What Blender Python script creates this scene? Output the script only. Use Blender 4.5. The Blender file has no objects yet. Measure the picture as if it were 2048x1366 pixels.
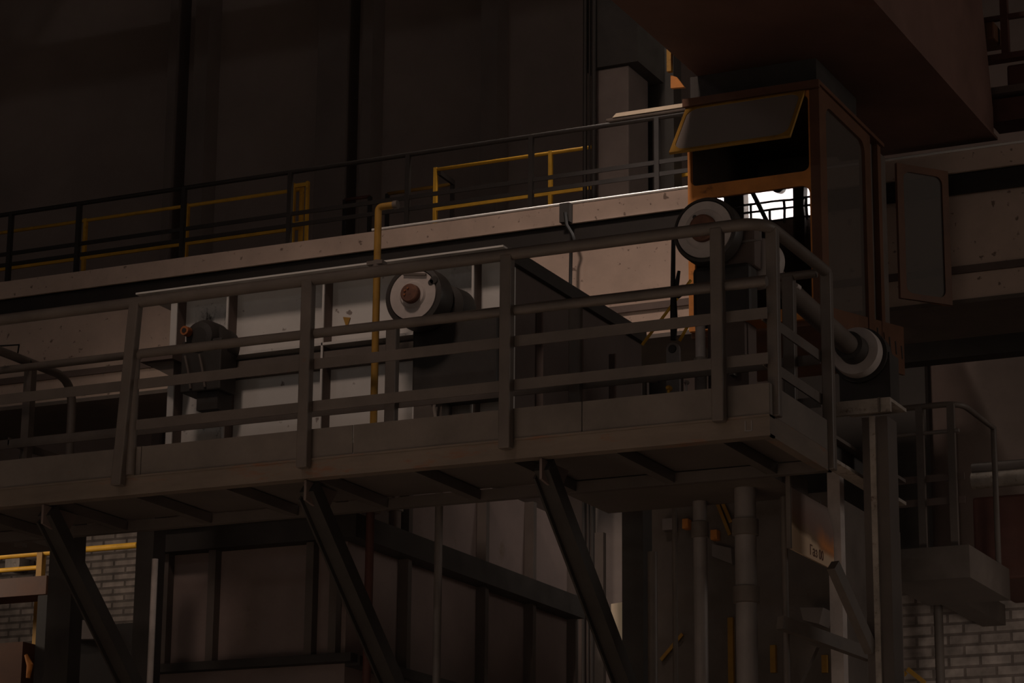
import bpy, bmesh, math, random
from mathutils import Vector, Matrix
random.seed(7)
SC = bpy.context.scene
COL = SC.collection

# ------------------------------------------------------------------ camera
FPX, YAW, PITCH, ROLL = 5319.4, 0.4443, 0.2611, 0.0091
CAM = Vector((0, 0, 1.6))
fwd = Vector((-math.sin(YAW)*math.cos(PITCH), math.cos(YAW)*math.cos(PITCH), math.sin(PITCH)))
rt = Vector((math.cos(YAW), math.sin(YAW), 0))
upv = rt.cross(fwd)
RT = rt*math.cos(ROLL) + upv*math.sin(ROLL)
UP = -rt*math.sin(ROLL) + upv*math.cos(ROLL)
cd = bpy.data.cameras.new('camera')
cam = bpy.data.objects.new('camera', cd)
COL.objects.link(cam)
cd.sensor_width = 36.0
cd.lens = FPX/2048*36.0
cd.clip_end = 200
cam.matrix_world = Matrix(((RT.x, UP.x, -fwd.x, CAM.x), (RT.y, UP.y, -fwd.y, CAM.y), (RT.z, UP.z, -fwd.z, CAM.z), (0, 0, 0, 1)))
SC.camera = cam

# ------------------------------------------------------------------ world, lights, exposure
w = bpy.data.worlds.new('world'); SC.world = w; w.use_nodes = True
bg = w.node_tree.nodes['Background']
bg.inputs[0].default_value = (1.0, 0.86, 0.74, 1)
bg.inputs[1].default_value = 0.09

def area(name, loc, target, size, power, color, spread=180, sy=None):
    l = bpy.data.lights.new(name, 'AREA'); l.energy = power; l.color = color
    l.shape = 'RECTANGLE'; l.size = size; l.size_y = sy or size
    l.spread = math.radians(spread)
    o = bpy.data.objects.new(name, l); COL.objects.link(o)
    o.location = loc
    o.rotation_euler = (Vector(target)-Vector(loc)).to_track_quat('-Z', 'Y').to_euler()
    return o
area('high_bay_daylight', (-7.4, 6.0, 16.0), (-6.8, 19.0, 7.0), 1.5, 58, (1.0, 0.77, 0.64), 52)
area('skylight', (-9.3, 22.3, 14.5), (-9.5, 22.5, 8), .8, 190, (1.0, 0.84, 0.70), 75)
area('edge_fill', (-8.1, 19.75, 14.0), (-8.3, 20.0, 8.6), .6, 38, (1.0, 0.9, 0.82), 38)  # added lamp, only there to brighten the pipe on the girder edge
area('floor_fill', (-6.5, 5.0, 11), (-6.5, 5.0, 0), 6, 390, (1.0, 0.86, 0.74), 62)  # added lamp on the unseen floor, so undersides get bounced light
area('left_fill', (-17.5, 15.6, 6.6), (-13, 19, 5.5), 1.2, 14, (1.0, 0.82, 0.66), 50)  # added fill from beyond the left edge for guard rail and brick
area('right_fill', (9, 21.0, 8), (-6, 16.5, 6.2), 4, 62, (1.0, 0.86, 0.76), 110, 4)  # added fill for surfaces facing right, not an opening
area('aisle_fill', (-2.9, 15.6, 3.6), (-5.7, 20, 3.9), .8, 3.5, (1.0, 0.86, 0.74), 60)  # added fill for the brick wall at lower right
area('front_fill', (-2, -7, 4.2), (-6, 20, 6.0), 12, 27, (1.0, 0.85, 0.74), 100, 7)  # broad fill added behind the camera to lift the front faces

SC.view_settings.view_transform = 'Standard'
SC.view_settings.look = 'None'
SC.view_settings.exposure = 0.0
SC.view_settings.gamma = 1.0
SC.view_settings.use_curve_mapping = False

# ------------------------------------------------------------------ geometry helpers
def ray(x, y):
    return fwd + RT*((x-1024)/FPX) - UP*((y-683)/FPX)
def at(x, y, Y):      # photograph direction met with the plane Y
    d = ray(x, y); return CAM + d*(Y/d.y)
def atx(x, y, X):
    d = ray(x, y); return CAM + d*(X/d.x)
def atz(x, y, Z):
    d = ray(x, y); return CAM + d*((Z-CAM.z)/d.z)
V = Vector

class MB:
    def __init__(s): s.v = []; s.f = []; s.sm = []
    def add(s, vs, fs, smooth=False):
        b = len(s.v); s.v += [V(p) for p in vs]
        for f in fs: s.f.append([b+i for i in f]); s.sm.append(smooth)
        return s
    def box(s, x0, x1, y0, y1, z0, z1, c=0.0):
        x0, x1 = min(x0, x1), max(x0, x1); y0, y1 = min(y0, y1), max(y0, y1); z0, z1 = min(z0, z1), max(z0, z1)
        return s.hexa([(x0,y0,z0),(x1,y0,z0),(x1,y1,z0),(x0,y1,z0),(x0,y0,z1),(x1,y0,z1),(x1,y1,z1),(x0,y1,z1)])
    def hexa(s, p):
        return s.add(p, [(3,2,1,0),(4,5,6,7),(0,1,5,4),(1,2,6,5),(2,3,7,6),(3,0,4,7)])
    def bar(s, a, b, wd, h, up=(0,0,1)):      # rectangular bar between two points
        a, b = V(a), V(b); d = (b-a).normalized(); u = V(up)
        sd = d.cross(u)
        if sd.length < 1e-4: sd = d.cross(V((0,1,0)))
        sd.normalize(); u = sd.cross(d).normalized()
        sd *= wd/2; u *= h/2
        return s.hexa([a-sd-u, a+sd-u, b+sd-u, b-sd-u, a-sd+u, a+sd+u, b+sd+u, b-sd+u])
    def tube(s, pts, r, n=14, cap=True, inner=0):
        pts = [V(p) for p in pts]; rs = r if isinstance(r, (list, tuple)) else [r]*len(pts)
        t0 = (pts[1]-pts[0]).normalized()
        a = V((0,0,1)) if abs(t0.z) < .9 else V((0,1,0))
        nrm = t0.cross(a).normalized(); rings = []
        b0 = len(s.v)
        for i, p in enumerate(pts):
            if i == 0: t = t0
            elif i == len(pts)-1: t = (pts[i]-pts[i-1]).normalized()
            else: t = ((pts[i]-pts[i-1]).normalized()+(pts[i+1]-pts[i]).normalized()).normalized()
            nrm = (nrm - t*nrm.dot(t)).normalized(); bn = t.cross(nrm)
            s.v += [p + (nrm*math.cos(2*math.pi*k/n)+bn*math.sin(2*math.pi*k/n))*rs[i] for k in range(n)]
        for i in range(len(pts)-1):
            for k in range(n):
                k2 = (k+1) % n
                s.f.append([b0+i*n+k, b0+i*n+k2, b0+(i+1)*n+k2, b0+(i+1)*n+k]); s.sm.append(True)
        if cap:
            s.f.append([b0+k for k in range(n)][::-1]); s.sm.append(False)
            s.f.append([b0+(len(pts)-1)*n+k for k in range(n)]); s.sm.append(False)
        return s
    def lathe(s, c, ax, prof, n=40):          # profile of (distance along axis, radius) about an axis
        c = V(c); ax = V(ax).normalized(); a = V((0,0,1)) if abs(ax.z) < .9 else V((1,0,0))
        u = ax.cross(a).normalized(); v = ax.cross(u); b0 = len(s.v)
        for d, r in prof:
            s.v += [c + ax*d + (u*math.cos(2*math.pi*k/n)+v*math.sin(2*math.pi*k/n))*max(r, 1e-4) for k in range(n)]
        for i in range(len(prof)-1):
            for k in range(n):
                k2 = (k+1) % n
                s.f.append([b0+i*n+k, b0+i*n+k2, b0+(i+1)*n+k2, b0+(i+1)*n+k]); s.sm.append(True)
        s.f.append([b0+k for k in range(n)][::-1]); s.sm.append(False)
        s.f.append([b0+(len(prof)-1)*n+k for k in range(n)]); s.sm.append(False)
        return s
    def prism(s, poly, off):                  # closed polygon extruded by a vector
        off = V(off); n = len(poly); p = [V(q) for q in poly]
        return s.add(p+[q+off for q in p], [list(range(n))[::-1], list(range(n, 2*n))]+[[i, (i+1) % n, n+(i+1) % n, n+i] for i in range(n)])
    def frame(s, O, u, v, wd, h, x0, x1, y0, y1, r, off, k=6):   # plate with a rounded opening
        O, u, v, off = V(O), V(u), V(v), V(off)
        inn, out = [], []
        cs = [((x1-r, y1-r), 0, (wd, h)), ((x0+r, y1-r), 90, (0, h)), ((x0+r, y0+r), 180, (0, 0)), ((x1-r, y0+r), 270, (wd, 0))]
        for (cx, cy), a0, oc in cs:
            for i in range(k+1):
                a = math.radians(a0+90*i/k)
                inn.append((cx+r*math.cos(a), cy+r*math.sin(a))); out.append(oc)
        n = len(inn); P = lambda q, t: O+u*q[0]+v*q[1]+off*t
        vs = [P(q, 0) for q in inn]+[P(q, 0) for q in out]+[P(q, 1) for q in inn]+[P(q, 1) for q in out]
        fs = []
        for i in range(n):
            j = (i+1) % n
            fs.append([i, j, n+j, n+i] if out[i] != out[j] else [i, j, n+i])
            fs.append([2*n+j, 2*n+i, 3*n+i, 3*n+j] if out[i] != out[j] else [2*n+j, 2*n+i, 3*n+i])
            fs.append([j, i, 2*n+i, 2*n+j])
            if out[i] != out[j]: fs.append([n+i, n+j, 3*n+j, 3*n+i])
        return s.add(vs, fs)
    def build(s, name, mat, parent=None, base=None, bevel=0):
        base = base if base is not None else V((0,0,0))
        me = bpy.data.meshes.new(name)
        me.from_pydata([p-base for p in s.v], [], s.f)
        for i, p in enumerate(me.polygons): p.use_smooth = s.sm[i]
        bm = bmesh.new(); bm.from_mesh(me)
        bmesh.ops.remove_doubles(bm, verts=bm.verts, dist=1e-6)
        bmesh.ops.recalc_face_normals(bm, faces=bm.faces)
        for e in bm.edges:
            if len(e.link_faces) == 2 and e.calc_face_angle(0) > math.radians(38): e.smooth = False
        bm.to_mesh(me); bm.free()
        me.materials.append(mat)
        o = bpy.data.objects.new(name, me); COL.objects.link(o)
        if parent: o.parent = parent
        if bevel:
            m = o.modifiers.new('bevel', 'BEVEL'); m.width = bevel; m.segments = 2; m.limit_method = 'ANGLE'; m.angle_limit = math.radians(50)
        return o

def tag(o, label=None, cat=None, group=None, kind=None):
    if label: o['label'] = label
    if cat: o['category'] = cat
    if group: o['group'] = group
    if kind: o['kind'] = kind
    return o
class Thing:
    def __init__(s, name, base, label, cat, group=None):
        s.base = V(base)
        s.o = bpy.data.objects.new(name, None); COL.objects.link(s.o)
        s.o.location = s.base; s.o.empty_display_size = .1
        tag(s.o, label, cat, group)
    def part(s, name, mb, mat, parent=None, label=None, bevel=0):
        o = mb.build(name, mat, parent or s.o, s.base, bevel)
        if label: o['label'] = label
        return o
def solo(name, mb, mat, label, cat, group=None, kind=None, bevel=0):
    lo = V((min(p.x for p in mb.v), min(p.y for p in mb.v), min(p.z for p in mb.v)))
    hi = V((max(p.x for p in mb.v), max(p.y for p in mb.v), max(p.z for p in mb.v)))
    base = V(((lo.x+hi.x)/2, (lo.y+hi.y)/2, lo.z))
    o = mb.build(name, mat, None, base, bevel); o.location = base
    return tag(o, label, cat, group, kind)
def struct(name, mb, mat, label=None):
    o = mb.build(name, mat); o['kind'] = 'structure'
    if label: o['label'] = label; 
    return o

# ------------------------------------------------------------------ materials
def paint(name, col, rough=.6, var=.25, scale=2.5, rust=0.0, rustcol=(.16, .06, .025), metallic=0.0, spots=0.0, bump=.15, stretch=(1,1,1)):
    m = bpy.data.materials.new(name); m.use_nodes = True
    nt = m.node_tree; b = nt.nodes['Principled BSDF']
    N = nt.nodes.new; L = nt.links.new
    tc = N('ShaderNodeTexCoord'); mp = N('ShaderNodeMapping'); L(tc.outputs['Object'], mp.inputs[0])
    mp.inputs['Scale'].default_value = stretch
    n1 = N('ShaderNodeTexNoise'); n1.inputs['Scale'].default_value = scale; n1.inputs['Detail'].default_value = 8; n1.inputs['Roughness'].default_value = .65
    L(mp.outputs[0], n1.inputs['Vector'])
    r1 = N('ShaderNodeMapRange'); r1.inputs['From Min'].default_value = .3; r1.inputs['From Max'].default_value = .7
    r1.inputs['To Min'].default_value = 1-var; r1.inputs['To Max'].default_value = 1+var*.6
    L(n1.outputs['Fac'], r1.inputs['Value'])
    mul = N('ShaderNodeVectorMath'); mul.operation = 'SCALE'; mul.inputs[0].default_value = col
    L(r1.outputs[0], mul.inputs['Scale'])
    out = mul.outputs[0]
    def over(fac, c):
        nonlocal out
        mx = N('ShaderNodeMix'); mx.data_type = 'RGBA'
        L(fac, mx.inputs[0]); L(out, mx.inputs[6]); mx.inputs[7].default_value = (*c, 1); out = mx.outputs[2]
    if rust > 0:
        n2 = N('ShaderNodeTexNoise'); n2.inputs['Scale'].default_value = scale*1.7; n2.inputs['Detail'].default_value = 10; n2.inputs['Roughness'].default_value = .7
        L(mp.outputs[0], n2.inputs['Vector'])
        r2 = N('ShaderNodeMapRange'); r2.inputs['From Min'].default_value = .66-rust*.3; r2.inputs['From Max'].default_value = .78-rust*.3
        L(n2.outputs['Fac'], r2.inputs['Value']); over(r2.outputs[0], rustcol)
    if spots > 0:
        n3 = N('ShaderNodeTexNoise'); n3.inputs['Scale'].default_value = 16; n3.inputs['Detail'].default_value = 3
        L(tc.outputs['Object'], n3.inputs['Vector'])
        r3 = N('ShaderNodeMapRange'); r3.inputs['From Min'].default_value = .70-spots*.05; r3.inputs['From Max'].default_value = .76-spots*.05
        r3.inputs['To Max'].default_value = .75
        L(n3.outputs['Fac'], r3.inputs['Value']); over(r3.outputs[0], (.10, .06, .045))
    L(out, b.inputs['Base Color'])
    rr = N('ShaderNodeMapRange'); rr.inputs['To Min'].default_value = rough-.12; rr.inputs['To Max'].default_value = min(1, rough+.12)
    L(n1.outputs['Fac'], rr.inputs['Value']); L(rr.outputs[0], b.inputs['Roughness'])
    b.inputs['Metallic'].default_value = metallic
    b.inputs['Specular IOR Level'].default_value = .3
    if bump:
        bp = N('ShaderNodeBump'); bp.inputs['Strength'].default_value = bump; bp.inputs['Distance'].default_value = .01
        L(n1.outputs['Fac'], bp.inputs['Height']); L(bp.outputs[0], b.inputs['Normal'])
    return m
def brick(name, c1, c2, mortar, axis='x'):
    m = bpy.data.materials.new(name); m.use_nodes = True
    nt = m.node_tree; b = nt.nodes['Principled BSDF']; N = nt.nodes.new; L = nt.links.new
    tc = N('ShaderNodeTexCoord'); sp = N('ShaderNodeSeparateXYZ'); cb = N('ShaderNodeCombineXYZ')
    L(tc.outputs['Object'], sp.inputs[0]); L(sp.outputs[0], cb.inputs[0]); L(sp.outputs[2], cb.inputs[1])
    br = N('ShaderNodeTexBrick'); L(cb.outputs[0], br.inputs['Vector'])
    br.inputs['Scale'].default_value = 1; br.inputs['Brick Width'].default_value = .25; br.inputs['Row Height'].default_value = .085 if axis == 'x' else .064
    br.inputs['Mortar Size'].default_value = .012; br.inputs['Mortar Smooth'].default_value = .3; br.inputs['Bias'].default_value = -.1
    br.inputs['Color1'].default_value = (*c1, 1); br.inputs['Color2'].default_value = (*c2, 1); br.inputs['Mortar'].default_value = (*mortar, 1)
    n = N('ShaderNodeTexNoise'); n.inputs['Scale'].default_value = 9; n.inputs['Detail'].default_value = 6; L(tc.outputs['Object'], n.inputs['Vector'])
    r = N('ShaderNodeMapRange'); r.inputs['From Min'].default_value = .3; r.inputs['From Max'].default_value = .7; r.inputs['To Min'].default_value = .55; r.inputs['To Max'].default_value = 1.15
    L(n.outputs['Fac'], r.inputs['Value'])
    mu = N('ShaderNodeVectorMath'); mu.operation = 'SCALE'; L(br.outputs['Color'], mu.inputs[0]); L(r.outputs[0], mu.inputs['Scale'])
    L(mu.outputs[0], b.inputs['Base Color']); b.inputs['Roughness'].default_value = .9; b.inputs['Specular IOR Level'].default_value = .2
    bp = N('ShaderNodeBump'); bp.invert = True; bp.inputs['Strength'].default_value = .6; bp.inputs['Distance'].default_value = .01
    L(br.outputs['Fac'], bp.inputs['Height']); L(bp.outputs[0], b.inputs['Normal'])
    return m
def glass(name, ior=1.9, rough=0.0, tint=(.55, .5, .46), dust=0.0, wav=0.0):
    m = bpy.data.materials.new(name); m.use_nodes = True
    nt = m.node_tree; nt.nodes.remove(nt.nodes['Principled BSDF']); N = nt.nodes.new; L = nt.links.new
    fr = N('ShaderNodeFresnel'); fr.inputs[0].default_value = ior
    tr = N('ShaderNodeBsdfTransparent'); tr.inputs[0].default_value = (*tint, 1)
    gl = N('ShaderNodeBsdfGlossy'); gl.inputs['Roughness'].default_value = rough
    mx = N('ShaderNodeMixShader'); L(fr.outputs[0], mx.inputs[0]); L(tr.outputs[0], mx.inputs[1]); L(gl.outputs[0], mx.inputs[2])
    res = mx.outputs[0]
    if wav:
        tc = N('ShaderNodeTexCoord'); n = N('ShaderNodeTexNoise'); n.inputs['Scale'].default_value = 3.2; n.inputs['Detail'].default_value = 1
        L(tc.outputs['Object'], n.inputs['Vector'])
        bp = N('ShaderNodeBump'); bp.inputs['Strength'].default_value = wav; bp.inputs['Distance'].default_value = .01
        L(n.outputs['Fac'], bp.inputs['Height']); L(bp.outputs[0], gl.inputs['Normal'])
    if dust:
        df = N('ShaderNodeBsdfDiffuse'); df.inputs[0].default_value = (.45, .38, .34, 1)
        m2 = N('ShaderNodeMixShader'); m2.inputs[0].default_value = dust; L(res, m2.inputs[1]); L(df.outputs[0], m2.inputs[2]); res = m2.outputs[0]
    L(res, nt.nodes['Material Output'].inputs[0])
    return m
def lamp_mat(name, col, s):
    m = bpy.data.materials.new(name); m.use_nodes = True
    b = m.node_tree.nodes['Principled BSDF']
    b.inputs['Base Color'].default_value = (.5, .5, .5, 1)
    b.inputs['Emission Color'].default_value = (*col, 1); b.inputs['Emission Strength'].default_value = s
    return m

M = {}
M['web'] = paint('pale_girder_paint', (.56, .425, .35), .7, .16, 2.6, spots=.9, rust=.03, rustcol=(.22, .13, .09))
M['white'] = paint('dirty_white_paint', (.56, .53, .50), .65, .12, 2.0, spots=.25)
M['grease'] = paint('greasy_panel', (.54, .51, .48), .6, .25, 7, rust=.38, rustcol=(.07, .06, .052), stretch=(1.2, 1, .7))
M['grey'] = paint('grey_platform_paint', (.15, .122, .103), .65, .3, 2.5, rust=.08, rustcol=(.14, .06, .035))
M['rail'] = paint('worn_rail_paint', (.125, .10, .085), .5, .25, 3, rust=.06, rustcol=(.13, .06, .04))
M['fascia'] = paint('rusty_fascia_paint', (.16, .122, .095), .65, .3, 1.6, rust=.34, rustcol=(.20, .085, .045), stretch=(.7, 1, 3))
M['dark'] = paint('dark_steel', (.125, .10, .085), .6, .3, 3)
M['black'] = paint('sooty_iron', (.040, .034, .030), .6, .3, 4)
M['darkrail'] = paint('dark_rail_paint', (.032, .026, .023), .6, .25, 4)
M['disc'] = paint('pale_wheel_paint', (.47, .405, .375), .55, .18, 6)
M['tread'] = paint('dark_wheel_tread', (.05, .042, .037), .5, .3, 8)
M['hub'] = paint('rusty_hub', (.15, .068, .045), .7, .5, 14, rust=.3, rustcol=(.22, .10, .05))
M['orangehub'] = paint('orange_rust', (.36, .12, .04), .7, .4, 20)
M['yellow'] = paint('yellow_paint', (.74, .40, .04), .55, .25, 4, rust=.12, rustcol=(.15, .06, .02))
M['dullyellow'] = paint('dull_yellow_paint', (.34, .18, .03), .6, .35, 4, rust=.2, rustcol=(.12, .055, .025))
M['orange'] = paint('orange_cab_paint', (.58, .22, .05), .6, .3, 3, rust=.25, rustcol=(.10, .035, .018))
M['redcab'] = paint('red_brown_cab_paint', (.115, .050, .026), .6, .3, 3, rust=.15, rustcol=(.09, .04, .03))
M['crane'] = paint('red_oxide_girder_paint', (.150, .080, .062), .65, .3, 1.2, rust=.15, rustcol=(.13, .05, .035))
M['concrete'] = paint('concrete', (.19, .155, .14), .9, .15, 3)
M['wall'] = paint('sooty_wall', (.29, .225, .20), .9, .2, .6)
M['roof'] = paint('sooty_roof', (.18, .15, .13), .9, .25, .6)
M['floor'] = paint('hall_floor', (.42, .36, .31), .9, .3, .8)
M['panel'] = paint('brown_furnace_panel', (.20, .148, .132), .7, .25, 1.1, rust=.12, rustcol=(.12, .08, .05))
M['rib'] = paint('dark_furnace_rib', (.10, .08, .07), .7, .25, 2)
M['silver'] = paint('bare_steel', (.55, .48, .45), .4, .2, 8)
M['pipe'] = paint('grey_pipe_paint', (.20, .17, .155), .5, .2, 4)
M['lightsteel'] = paint('flaking_pale_paint', (.34, .29, .25), .65, .35, 9, rust=.3, rustcol=(.10, .06, .045))
M['brick'] = brick('white_washed_brick', (.42, .35, .31), (.31, .255, .225), (.20, .16, .14))
M['brickd'] = brick('grimy_brick', (.20, .165, .145), (.145, .12, .105), (.08, .065, .057), 'small')
M['trunk'] = paint('cream_trunking', (.72, .60, .45), .55, .1, 4)
M['bright'] = paint('edge_highlight_white', (.82, .78, .74), .4, .08, 3, bump=0)  # highlight on the girder's top edge, put into a white colour
M['rubber'] = paint('black_rubber', (.02, .018, .017), .7, .2, 8)
M['glass'] = glass('cab_glass', 1.9, 0.0, (.5, .46, .43), .0, .008)
M['dustglass'] = glass('dusty_glass', 1.6, .08, (.4, .36, .34), .50)
M['sidewin'] = glass('dark_side_glass', 1.5, .05, (.4, .37, .34), .14)
M['daylight'] = lamp_mat('window_daylight', (1.0, .93, .90), 26)
M['endpanel'] = paint('shaded_end_panel', (.10, .073, .064), .7, .25, 1.5)  # the box is white; this brown carries the shade of its end
M['pilaster'] = paint('dark_pilaster', (.20, .158, .14), .9, .2, .8)
M['red'] = paint('dull_red_machine_paint', (.10, .042, .032), .65, .3, 2)
M['brownmach'] = paint('brown_machine_paint', (.14, .102, .088), .7, .25, 1.5)

# ------------------------------------------------------------------ setting
struct('floor', MB().box(-34, 22, -8, 30, -.2, 0), M['floor'])
struct('wall_side', MB().box(-34.3, -34, -8, 30, 0, 19), M['wall'])
struct('wall_back', MB().box(-34, 22, 27, 27.3, 0, 19), M['wall'])
mbc = MB().box(-34, 22, -8, 30, 19, 19.3)
struct('ceiling', mbc, M['roof'])
# the wall behind the camera with its high windows (seen in the cab's front glass)
GY = 17.50; WY = -6.0; VY = 2*GY-WY
def mir(x, y, off=0):     # where a reflection at this photograph direction really stands, off metres before the wall
    p = at(x, y, VY-off); return V((p.x, 2*GY-p.y, p.z))
wx0, wx1 = mir(1330, 400).x, mir(1650, 400).x
wz0, wz1 = mir(1560, 438).z, mir(1560, 370).z
struct('wall_front', MB().box(-34, wx0, WY-.3, WY, 9, 19).box(wx1, 22, WY-.3, WY, 9, 19).box(wx0, wx1, WY-.3, WY, 9, wz0).box(wx0, wx1, WY-.3, WY, wz1, 19), M['wall'])
for i, (a, b) in enumerate(((1330, 1452), (1483, 1650))):
    xa, xb = mir(a, 400).x, mir(b, 400).x
    struct('window_%d' % (i+1), MB().box(xa+.04, xb-.04, WY-.25, WY-.2, wz0, wz1), M['daylight'])
xa, xb = mir(1452, 400).x, mir(1483, 400).x
struct('trim_1', MB().box(xa-.04, xb+.04, WY-.3, WY+.05, wz0, wz1), M['dark'])

# roof trusses and wall pilasters in the gloom
def truss(y, label):
    t = Thing('roof_truss', (-12, y, 14), label, 'roof truss', None)
    mb = MB(); 
    t.part('bottom_chord', MB().box(-26, 6, y-.12, y+.12, 14.2, 14.5), M['dark'])
    t.part('top_chord', MB().box(-26, 6, y-.12, y+.12, 18.6, 18.95), M['dark'])
    x = -26; k = 0
    while x < 6:
        t.part('web_member', MB().bar((x, y, 14.4 if k % 2 == 0 else 18.7), (x+3.2, y, 18.7 if k % 2 == 0 else 14.4), .14, .14), M['dark'])
        x += 3.2; k += 1
truss(23.5, 'dark roof truss high in the gloom nearest the back wall')
truss(18.5, 'dark roof truss high in the gloom above the pale girder')
for px, wd, lab in ((672, .42, 'wide dark steel pilaster on the back wall above the small yellow ladder'),
                    (742, .14, 'thin dark steel pilaster on the back wall beside the yellow pole top'),
                    (407, .20, 'narrow dark steel pilaster on the back wall far left'),
                    (987, .22, 'narrow dark steel pilaster on the back wall behind the middle yellow railing'),
                    (350, .12, 'thin dark steel pilaster leftmost on the back wall')):
    x = at(px, 300, 26.85).x
    solo('wall_pilaster', MB().box(x-wd/2, x+wd/2, 26.7, 27, 0, 19), M['pilaster'], lab, 'pilaster')
x0 = at(600, 300, 26.8).x; x1 = at(1185, 300, 26.8).x
zb = at(900, 250, 26.8).z

# concrete column with conduits
cx0, cx1 = at(1190, 300, 22).x, at(1257, 300, 22).x
solo('concrete_column', MB().box(cx0, cx1, 22, 22.5, 0, at(1220, 135, 22).z), M['concrete'], 'pale square concrete column rising behind the dark girder railing', 'column', bevel=.015)
solo('column_shade_top', MB().box(cx0-.1, cx1+.12, 21.95, 22.6, at(1220, 135, 22).z, 14.2), M['black'], 'upper part of the concrete column, painted dark for its shade', 'column')  # column fades into shade here; the black colour paints that shade
for px, r, lab in ((1170, .022, 'leftmost dark conduit pipe beside the concrete column'), (1179, .011, 'thin middle conduit pipe beside the concrete column'), (1187, .022, 'right conduit pipe touching the concrete column edge')):
    p = at(px, 300, 21.9)
    solo('conduit_pipe', MB().tube([(p.x, 21.9, 0), (p.x, 21.9, 14)], r, 10), M['darkrail'], lab, 'pipe', 'conduits by the concrete column')
xk = at(1262, 300, 22.65).x
solo('steel_stanchion', MB().box(xk-.02, xk+.45, 22.65, 22.85, 0, 14), M['black'], 'black steel stanchion to the right of the concrete column', 'column')

# ------------------------------------------------------------------ far pale girder with walkway
GT = 8.685; GX0, GX1 = -19.5, -3.6
g = Thing('bridge_girder', (-10, 20.8, 7.6), 'long pale painted crane girder crossing the picture behind the platform', 'girder')
xj = at(1133, 440, 20).x
g.part('edge_channel', MB().box(GX0, xj-.012, 20.0, 20.03, 8.515, GT).box(xj+.03, GX1, 20.0, 20.03, 8.515, GT), M['web'])
g.part('walkway_floor', MB().box(GX0, GX1, 20.03, 21.1, 8.60, 8.66), M['dark'])
WYG = 20.10; zwt = at(1250, 479, WYG).z; zwb = at(1330, 668, WYG).z
g.part('shade_band', MB().box(GX0, GX1, 20.06, 20.10, zwt+.045, 8.515).box(GX0, GX1, 20.04, 20.06, zwt+.0, zwt+.05), M['darkrail'], label='dark band painted for the shade under the pale edge')  # dark plate stands in for the shade under the walkway overhang
g.part('web_plate', MB().box(GX0, GX1, WYG, WYG+.02, zwb, 8.515), M['web'])
g.part('rear_web', MB().box(GX0, GX1, 21.04, 21.06, zwb, 8.6), M['dark'])
g.part('bottom_flange', MB().box(GX0, GX1, WYG-.04, 21.1, zwb-.035, zwb), M['dark'])
zr = at(1290, 612, 20.05).z
g.part('cable_rail', MB().box(GX0, GX1, 20.06, 20.085, zr-.03, zr+.03), M['brownmach'])
g.part('edge_highlight', MB().tube([(at(745, 445, 20).x, 19.995, GT+.014), (GX1, 19.995, GT+.014)], .011, 16), M['bright'], label='white pipe standing in for the lit top edge')  # white pipe imitates light caught by the girder's top edge
tz = at(1133, 425, 19.97)
g.part('splice_cover', MB().box(tz.x-.05, tz.x+.045, 19.93, 20.0, at(1133, 446, 19.97).z, GT+.0), M['black'])
# cable hanging at the splice
pa = [at(1130, 425, 19.9), at(1133, 450, 19.9), at(1144, 468, 19.9), at(1148, 480, 19.9), at(1142, 500, 19.9), at(1141, 560, 19.9), at(1140, 600, 19.9), at(1139, 690, 19.9)]
solo('hanging_cable', MB().tube(pa, .016, 8), M['rubber'], 'black cable hanging down the pale girder from its splice', 'cable')

# dark railing standing on the girder
RY = 21.0
dr = Thing('girder_railing', (-11, RY, GT), 'long dark pipe railing on top of the pale girder', 'railing')
zt = 9.75
dr.part('top_rail', MB().tube([(GX0, RY, zt), (at(1390, 230, RY).x, RY, zt)], .022, 10), M['darkrail'])
for zz in (at(1220, 338, RY).z, at(1220, 362, RY).z):
    dr.part('mid_rail', MB().bar((GX0, RY, zz), (at(1375, 300, RY).x, RY, zz), .012, .04), M['darkrail'])
for px in (-80, 25, 160, 368, 580, 815, 1062, 1315):
    x = at(px, 400, RY).x
    dr.part('post', MB().box(x-.022, x+.022, RY-.022, RY+.022, 8.66, zt), M['darkrail'])

# yellow walkway railings behind the girder
YY = 23.0; YT = 10.32
def yrail(x0, x1, posts, label, kick=True):
    t = Thing('walkway_railing', ((x0+x1)/2, YY, 9.0), label, 'railing', 'yellow railings on the rear walkway')
    t.part('top_rail', MB().tube([(x0, YY, YT), (x1, YY, YT)], .02, 8), M['yellow'])
    if kick: t.part('kick_plate', MB().box(x0, x1, YY-.015, YY+.005, 9.875, 9.945), M['yellow'])
    for p in posts: t.part('post', MB().box(p-.018, p+.018, YY-.02, YY+.02, 8.9, YT+.02), M['yellow'])
    return t
X = lambda px: at(px, 380, YY).x
yrail(at(-60, 450, YY).x, X(604), [X(175), X(377), X(604)], 'long yellow railing on the rear walkway at the far left')
yrail(X(871), X(1250), [X(871), X(1101)], 'middle yellow railing on the rear walkway beside the concrete column')
yrail(X(1273), X(1420), [X(1273)], 'short yellow railing on the rear walkway left of the cab')
t = Thing('yellow_ladder', (X(614), YY-.1, 9), 'small yellow ladder frame at the end of the left yellow railing', 'ladder')
for px in (600, 627): t.part('stile', MB().box(X(px)-.013, X(px)+.013, YY-.14, YY-.1, 8.9, YT+.03), M['yellow'])
for zz in (9.5, 9.9, YT): t.part('rung', MB().box(X(600), X(627), YY-.135, YY-.105, zz-.02, zz+.02), M['yellow'])
solo('rear_walkway', MB().box(-20, -7, YY-.1, YY+1.4, 8.8, 8.9), M['dark'], 'dark rear walkway floor carrying the yellow railings', 'walkway')
z2 = at(840, 378, 24.2).z
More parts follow.
